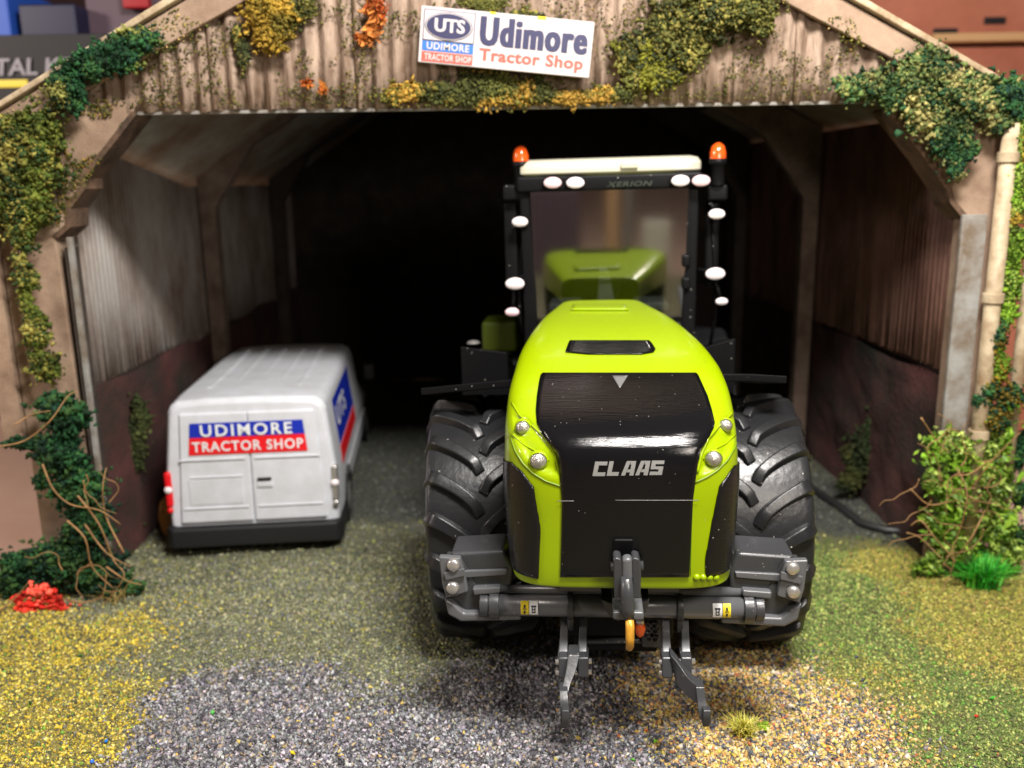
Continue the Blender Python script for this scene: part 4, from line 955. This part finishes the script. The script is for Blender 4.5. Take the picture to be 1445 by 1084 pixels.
foliage('creeper', 'golden yellow moss clump at the upper left of the gable', 'moss', [(368, 18, 24, 22), (385, 50, 22, 22), (372, 40, 16), (395, 20, 20)], YL, 3600, (.012, .026), Y=8.47, group=gi)
foliage('creeper', 'olive green moss streak left of the golden clump', 'moss', [(343, 70, 9, 28), (335, 50, 8, 14), (410, 20, 12, 30), (430, 10, 16, 20)], OL, 1300, (.01, .022), Y=8.52, flatY=.25, group=gi)
foliage('creeper', 'orange leaf cluster on the gable left of the sign', 'leaves', [(528, 10, 14, 14), (524, 45, 9, 12), (510, 55, 9, 8), (532, 30, 9, 10)], [(196, 104, 40), (180, 84, 30), (210, 130, 60)], 420, (.02, .04), Y=8.5, shape='leaf', group=gi)
foliage('creeper', 'tiny orange leaves low on the left of the gable', 'leaves', [(433, 117, 6), (455, 127, 7)], [(214, 130, 50), (200, 104, 44)], 60, (.02, .035), Y=8.5, shape='leaf', group=gi)
foliage('creeper', 'golden and green moss along the gable edge under the sign', 'moss', [(570, 132, 34, 14), (620, 130, 26, 15), (680, 118, 40, 22), (740, 130, 46, 18), (800, 138, 30, 9), (660, 138, 40, 12), (860, 133, 40, 10)], [(96, 100, 44), (74, 80, 36), (120, 116, 48), (190, 150, 60)], 6000, (.011, .023), Y=8.52, flatY=.3, group=gi)
foliage('creeper', 'broad yellow green moss patch on the gable right of the sign', 'moss', [(900, 75, 34, 30), (930, 105, 28, 22), (950, 40, 40, 40), (905, 110, 28, 14), (990, 30, 34, 40), (970, 80, 20, 20)], OL+[(140, 140, 40)], 7000, (.012, .026), Y=8.5, flatY=.3, group=gi)
foliage('creeper', 'dense olive moss at the top right of the gable', 'moss', [(1020, 15, 36, 26), (1065, 14, 30, 26), (1078, 36, 12, 12), (1040, 0, 40, 20)], OL, 4500, (.012, .026), Y=8.42, group=gi)
foliage('creeper', 'small dark tufts above the sign', 'moss', [(690, 8, 24, 8), (740, 22, 26, 8), (665, 3, 20, 8)], OL, 900, (.01, .02), Y=8.5, flatY=.3, group=gi)
foliage('creeper', 'big mixed green creeper over the right eave corner', 'creeper', [(1290, 115, 30, 28), (1330, 130, 40, 36), (1380, 140, 40, 30), (1230, 120, 36, 20), (1200, 125, 22, 12), (1310, 90, 26, 20), (1340, 180, 26, 26), (1410, 170, 24, 20), (1300, 165, 22, 20), (1260, 140, 20, 14)], MIX, 13000, (.013, .028), Y=8.4, group=gi)
foliage('creeper', 'dark green tail of creeper hanging beside the right haunch', 'creeper', [(1345, 215, 14, 22), (1330, 200, 16, 18), (1365, 210, 14, 20), (1350, 240, 10, 14)], DG+[(150, 150, 90)], 2600, (.012, .026), Y=8.4, group=gi)
foliage('creeper', 'dark green creeper at the far right eave end', 'creeper', [(1425, 130, 24, 20), (1440, 150, 18, 18)], DG, 1900, (.013, .028), Y=8.35, group=gi)
foliage('creeper', 'pale green creeper running down beside the right downpipe', 'creeper', [(1440, 200, 14, 24), (1434, 250, 12, 30), (1430, 300, 12, 30), (1434, 350, 12, 30), (1428, 400, 12, 25), (1440, 180, 14, 12), (1424, 440, 10, 20)], LG+[(200, 170, 60)], 3800, (.012, .026), Y=8.38, group=gi)
foliage('creeper', 'dark green and golden creeper on the lower right downpipe', 'creeper', [(1408, 480, 12, 22), (1412, 520, 12, 24), (1395, 550, 14, 16), (1425, 560, 18, 18), (1385, 565, 14, 10), (1405, 590, 20, 18)], DG+YL[:2]+LG[:1], 3600, (.013, .027), Y=8.36, group=gi)
foliage('creeper', 'faint dull creeper on the inner face of the right wall', 'creeper', [(1312, 470, 16, 34), (1300, 500, 14, 24), (1318, 430, 10, 20)], [(74, 66, 40), (60, 56, 36)], 1600, (.014, .028), Y=9.75, flatY=.2, group=gi)
foliage('creeper', 'dim green weeds low against the right inner wall', 'creeper', [(1215, 640, 26, 36), (1240, 600, 20, 30), (1200, 680, 20, 16)], [(56, 70, 36), (80, 84, 40)], 1800, (.014, .03), Y=10.6, flatY=.2, group=gi)
foliage('creeper', 'dim green weeds low against the left inner wall beside the van', 'creeper', [(190, 630, 16, 36), (172, 680, 16, 30), (198, 590, 12, 30), (185, 735, 14, 12)], [(72, 84, 44), (96, 104, 56), (56, 66, 36)], 2600, (.014, .03), Y=9.75, flatY=.3, group=gi)
# moss dusting on the gable, uncountable
n = 22000; x = rng.uniform(-4.2, 4.2, n); z = rng.uniform(4.76, 6.9, n); ok = (z < ridge_z-.2-np.abs(x)*slope) & (vnoise(x, z, 2.2, 21) > .52-.25*(x < -1.2)*1.0) & (vnoise(x, z, 7, 22) > .35); x, z = x[ok], z[ok]
tag(crumbs('moss', np.stack([x, GY-.03+0*x+rng.uniform(-.02, .01, len(x)), z], 1), rng.uniform(.007, .02, len(x)), .6*pal(OL+[(150, 130, 60)], len(x))), 'fine olive moss crumbs dusted over the corrugated gable', 'moss', kind='stuff')
n = 1800; t = rng.random(n); sx = np.where(rng.random(n) < .5, -1, 1); x = sx*(4.9-2.6*t); z = ridge_z-np.abs(x)*slope-rng.uniform(.02, .32, n); ok = vnoise(x, z, 3, 31) > .5; x, z = x[ok], z[ok]
tag(crumbs('moss', np.stack([x, GY-.11+0*x, z], 1), rng.uniform(.006, .018, len(x)), pal(OL+[(210, 180, 120)], len(x))), 'pale and olive grit stuck to the sloping rake boards', 'moss', kind='stuff')
n = 4500; x = rng.uniform(-4.85, -3.5, n); z = 3.7+rng.random(n)*1.1; ok = (x+4.9 < .55+np.maximum(0, (z-3.6))*.75) & (vnoise(x, z, 4, 41) > .42); x, z = x[ok], z[ok]
tag(crumbs('moss', np.stack([x, GY-.035+0*x, z], 1), rng.uniform(.008, .02, len(x)), .7*pal(OL+[(180, 140, 60)], len(x))), 'sparse moss specks on the left haunch', 'moss', kind='stuff')
# bushes at the feet of the posts
def curls(root, x0, x1, y0, y1, Y, n, r=.006):
    for i in range(n):
        x, y = random.uniform(x0, x1), random.uniform(y0, y1); a = random.uniform(0, 2*PI); pts = []; yy = Y+random.uniform(-.12, .06)
        for k in range(7): pts.append((x, y)); a += random.uniform(-.9, .9); x += 13*math.cos(a); y += 11*math.sin(a)
        q = [tuple(at(px, py, Y=yy+.03*math.sin(k))-Vector(root.location)) for k, (px, py) in enumerate(pts)]
        q = [Vector(v) for v in smooth(q, 3)]
        MB().tube(q, [r*(1-.6*k/len(q)) for k in range(len(q))], 5).build('twig', 'twig', root)
def twigs(root, specs, Y, r=.012, m='twig'):
    for pts in specs:
        q = [at(x, y, Y=Y+random.uniform(-.18, .05))-Vector(root.location) for x, y in pts]
        q = [Vector(v) for v in smooth([tuple(v) for v in q], 4)]
        MB().tube(q, [r*(1-.6*i/len(q)) for i in range(len(q))], 6).build('twig', m, root)
lb = foliage('bush', 'dark green bush climbing the foot of the left post', 'bush', [(95, 590, 30, 28), (85, 640, 34, 34), (110, 690, 34, 36), (125, 740, 30, 36), (100, 790, 50, 30), (50, 800, 46, 24), (140, 815, 44, 26), (30, 625, 22, 8), (20, 820, 30, 20), (75, 570, 20, 16), (180, 830, 20, 12), (60, 680, 12, 10)], DG, 15000, (.018, .036), Y=8.3)
twigs(lb, [[(0, 630), (35, 622), (70, 595), (95, 560), (110, 552)], [(60, 655), (75, 690), (100, 712), (140, 720), (170, 740)], [(110, 700), (140, 740), (160, 790), (175, 815), (140, 860)], [(95, 735), (120, 760), (130, 800), (160, 830)], [(175, 780), (150, 730), (145, 690), (150, 660)], [(120, 740), (150, 780), (185, 800)], [(85, 845), (120, 850), (145, 840), (150, 810)], [(0, 862), (25, 840), (40, 822)], [(150, 800), (180, 820), (200, 825)], [(20, 600), (45, 585), (70, 580)]], 8.05, .010)
rb_ = foliage('bush', 'bright yellow green leafy bush at the foot of the right post', 'bush', [(1330, 630, 28, 28), (1370, 640, 34, 30), (1400, 680, 34, 34), (1360, 700, 34, 34), (1400, 740, 36, 34), (1350, 770, 34, 28), (1410, 620, 20, 24), (1320, 680, 18, 20), (1330, 740, 22, 22), (1420, 780, 24, 26), (1310, 800, 22, 14)], LG, 9000, (.018, .038), Y=8.42, shape='leaf', m='leafbright')
twigs(rb_, [[(1285, 690), (1310, 712), (1340, 708), (1350, 708)], [(1285, 742), (1300, 735), (1320, 760), (1345, 790), (1340, 810)], [(1370, 690), (1400, 650), (1440, 610)], [(1350, 660), (1365, 700), (1350, 760), (1330, 800)], [(1300, 590), (1320, 620), (1340, 640)], [(1390, 720), (1370, 760), (1345, 790)], [(1280, 752), (1300, 760), (1330, 790)], [(1395, 650), (1370, 668), (1345, 672)]], 8.2, .009)
foliage('bush', 'dark green clump right of the yellow green bush', 'bush', [(1435, 640, 12, 30), (1440, 700, 10, 20), (1436, 760, 12, 20)], DG, 1300, (.016, .03), Y=8.6)
curls(lb, 70, 190, 640, 830, 8.02, 7); curls(rb_, 1290, 1420, 600, 800, 8.12, 22)
rf = foliage('flower_clump', 'vivid red flock flowers under the dark bush on the left', 'flowers', [(58, 834, 24, 12), (70, 850, 30, 15), (42, 858, 22, 12), (84, 862, 20, 9), (104, 868, 14, 7), (26, 846, 10, 8)], [(236, 70, 52), (220, 46, 36), (246, 100, 80)], 330, (.013, .026), Y=8.02, shape='oct', kind='stuff')
# grass tufts
def tuft(name, label, px, py, Y, n, h, spread, cols, w=.012, lean=1.0):
    c = at(px, py, Y=Y) if Y else at(px, py, Z=.01); base = (c.x, c.y, .01 if not Y else c.z)
    vs = []; fs = []; cc = []
    for i in range(n):
        a = random.uniform(0, 2*PI); l = h*random.uniform(.55, 1); le = random.uniform(.1, 1)*spread*lean; dx, dy = math.cos(a), math.sin(a)
        b0 = Vector((random.gauss(0, spread*.14), random.gauss(0, spread*.14), 0)); col = srgb(*random.choice(cols)); k0 = len(vs)
        for t in (0, .35, .7, 1):
            ctr = b0+Vector((dx*le*t*t, dy*le*t*t, l*t*(1-.25*t*le/spread))); ww = w*(1-t)+.001; sd = Vector((-dy, dx, 0))*ww
            vs += [ctr-sd, ctr+sd]; cc += [(*col, 1)]*2
        for t in range(3): fs.append((k0+2*t, k0+2*t+1, k0+2*t+3, k0+2*t+2))
    me = bpy.data.meshes.new(name); me.from_pydata([tuple(v) for v in vs], [], fs); ca = me.color_attributes.new('Col', 'FLOAT_COLOR', 'POINT'); ca.data.foreach_set('color', np.array(cc, np.float32).ravel())
    me.materials.append(M['leafbright']); o = bpy.data.objects.new(name, me); COL.objects.link(o); o.location = base
    return tag(o, label, 'grass tuft')
tuft('grass_tuft', 'little yellow green grass tuft on the orange gravel', 1050, 1036, None, 170, .17, .19, [(200, 190, 70), (170, 170, 60), (226, 210, 110), (140, 150, 50)], .006)
foliage('moss_ball', 'tiny bright green moss ball beside the yellow grass tuft', 'moss', [(1076, 1026, 9, 7)], [(130, 180, 30), (150, 190, 50)], 300, (.006, .012), Y=5.92, flatY=1)
tuft('grass_tuft', 'vivid green grass tuft before the bush at the right post', 1385, 826, None, 420, .36, .42, [(70, 190, 50), (50, 160, 40), (110, 210, 70), (40, 130, 40)], .012)
tuft('grass_tuft', 'dry tan blades beside the left post foot', 165, 850, None, 30, .2, .3, [(190, 170, 110), (160, 140, 80)], .006)
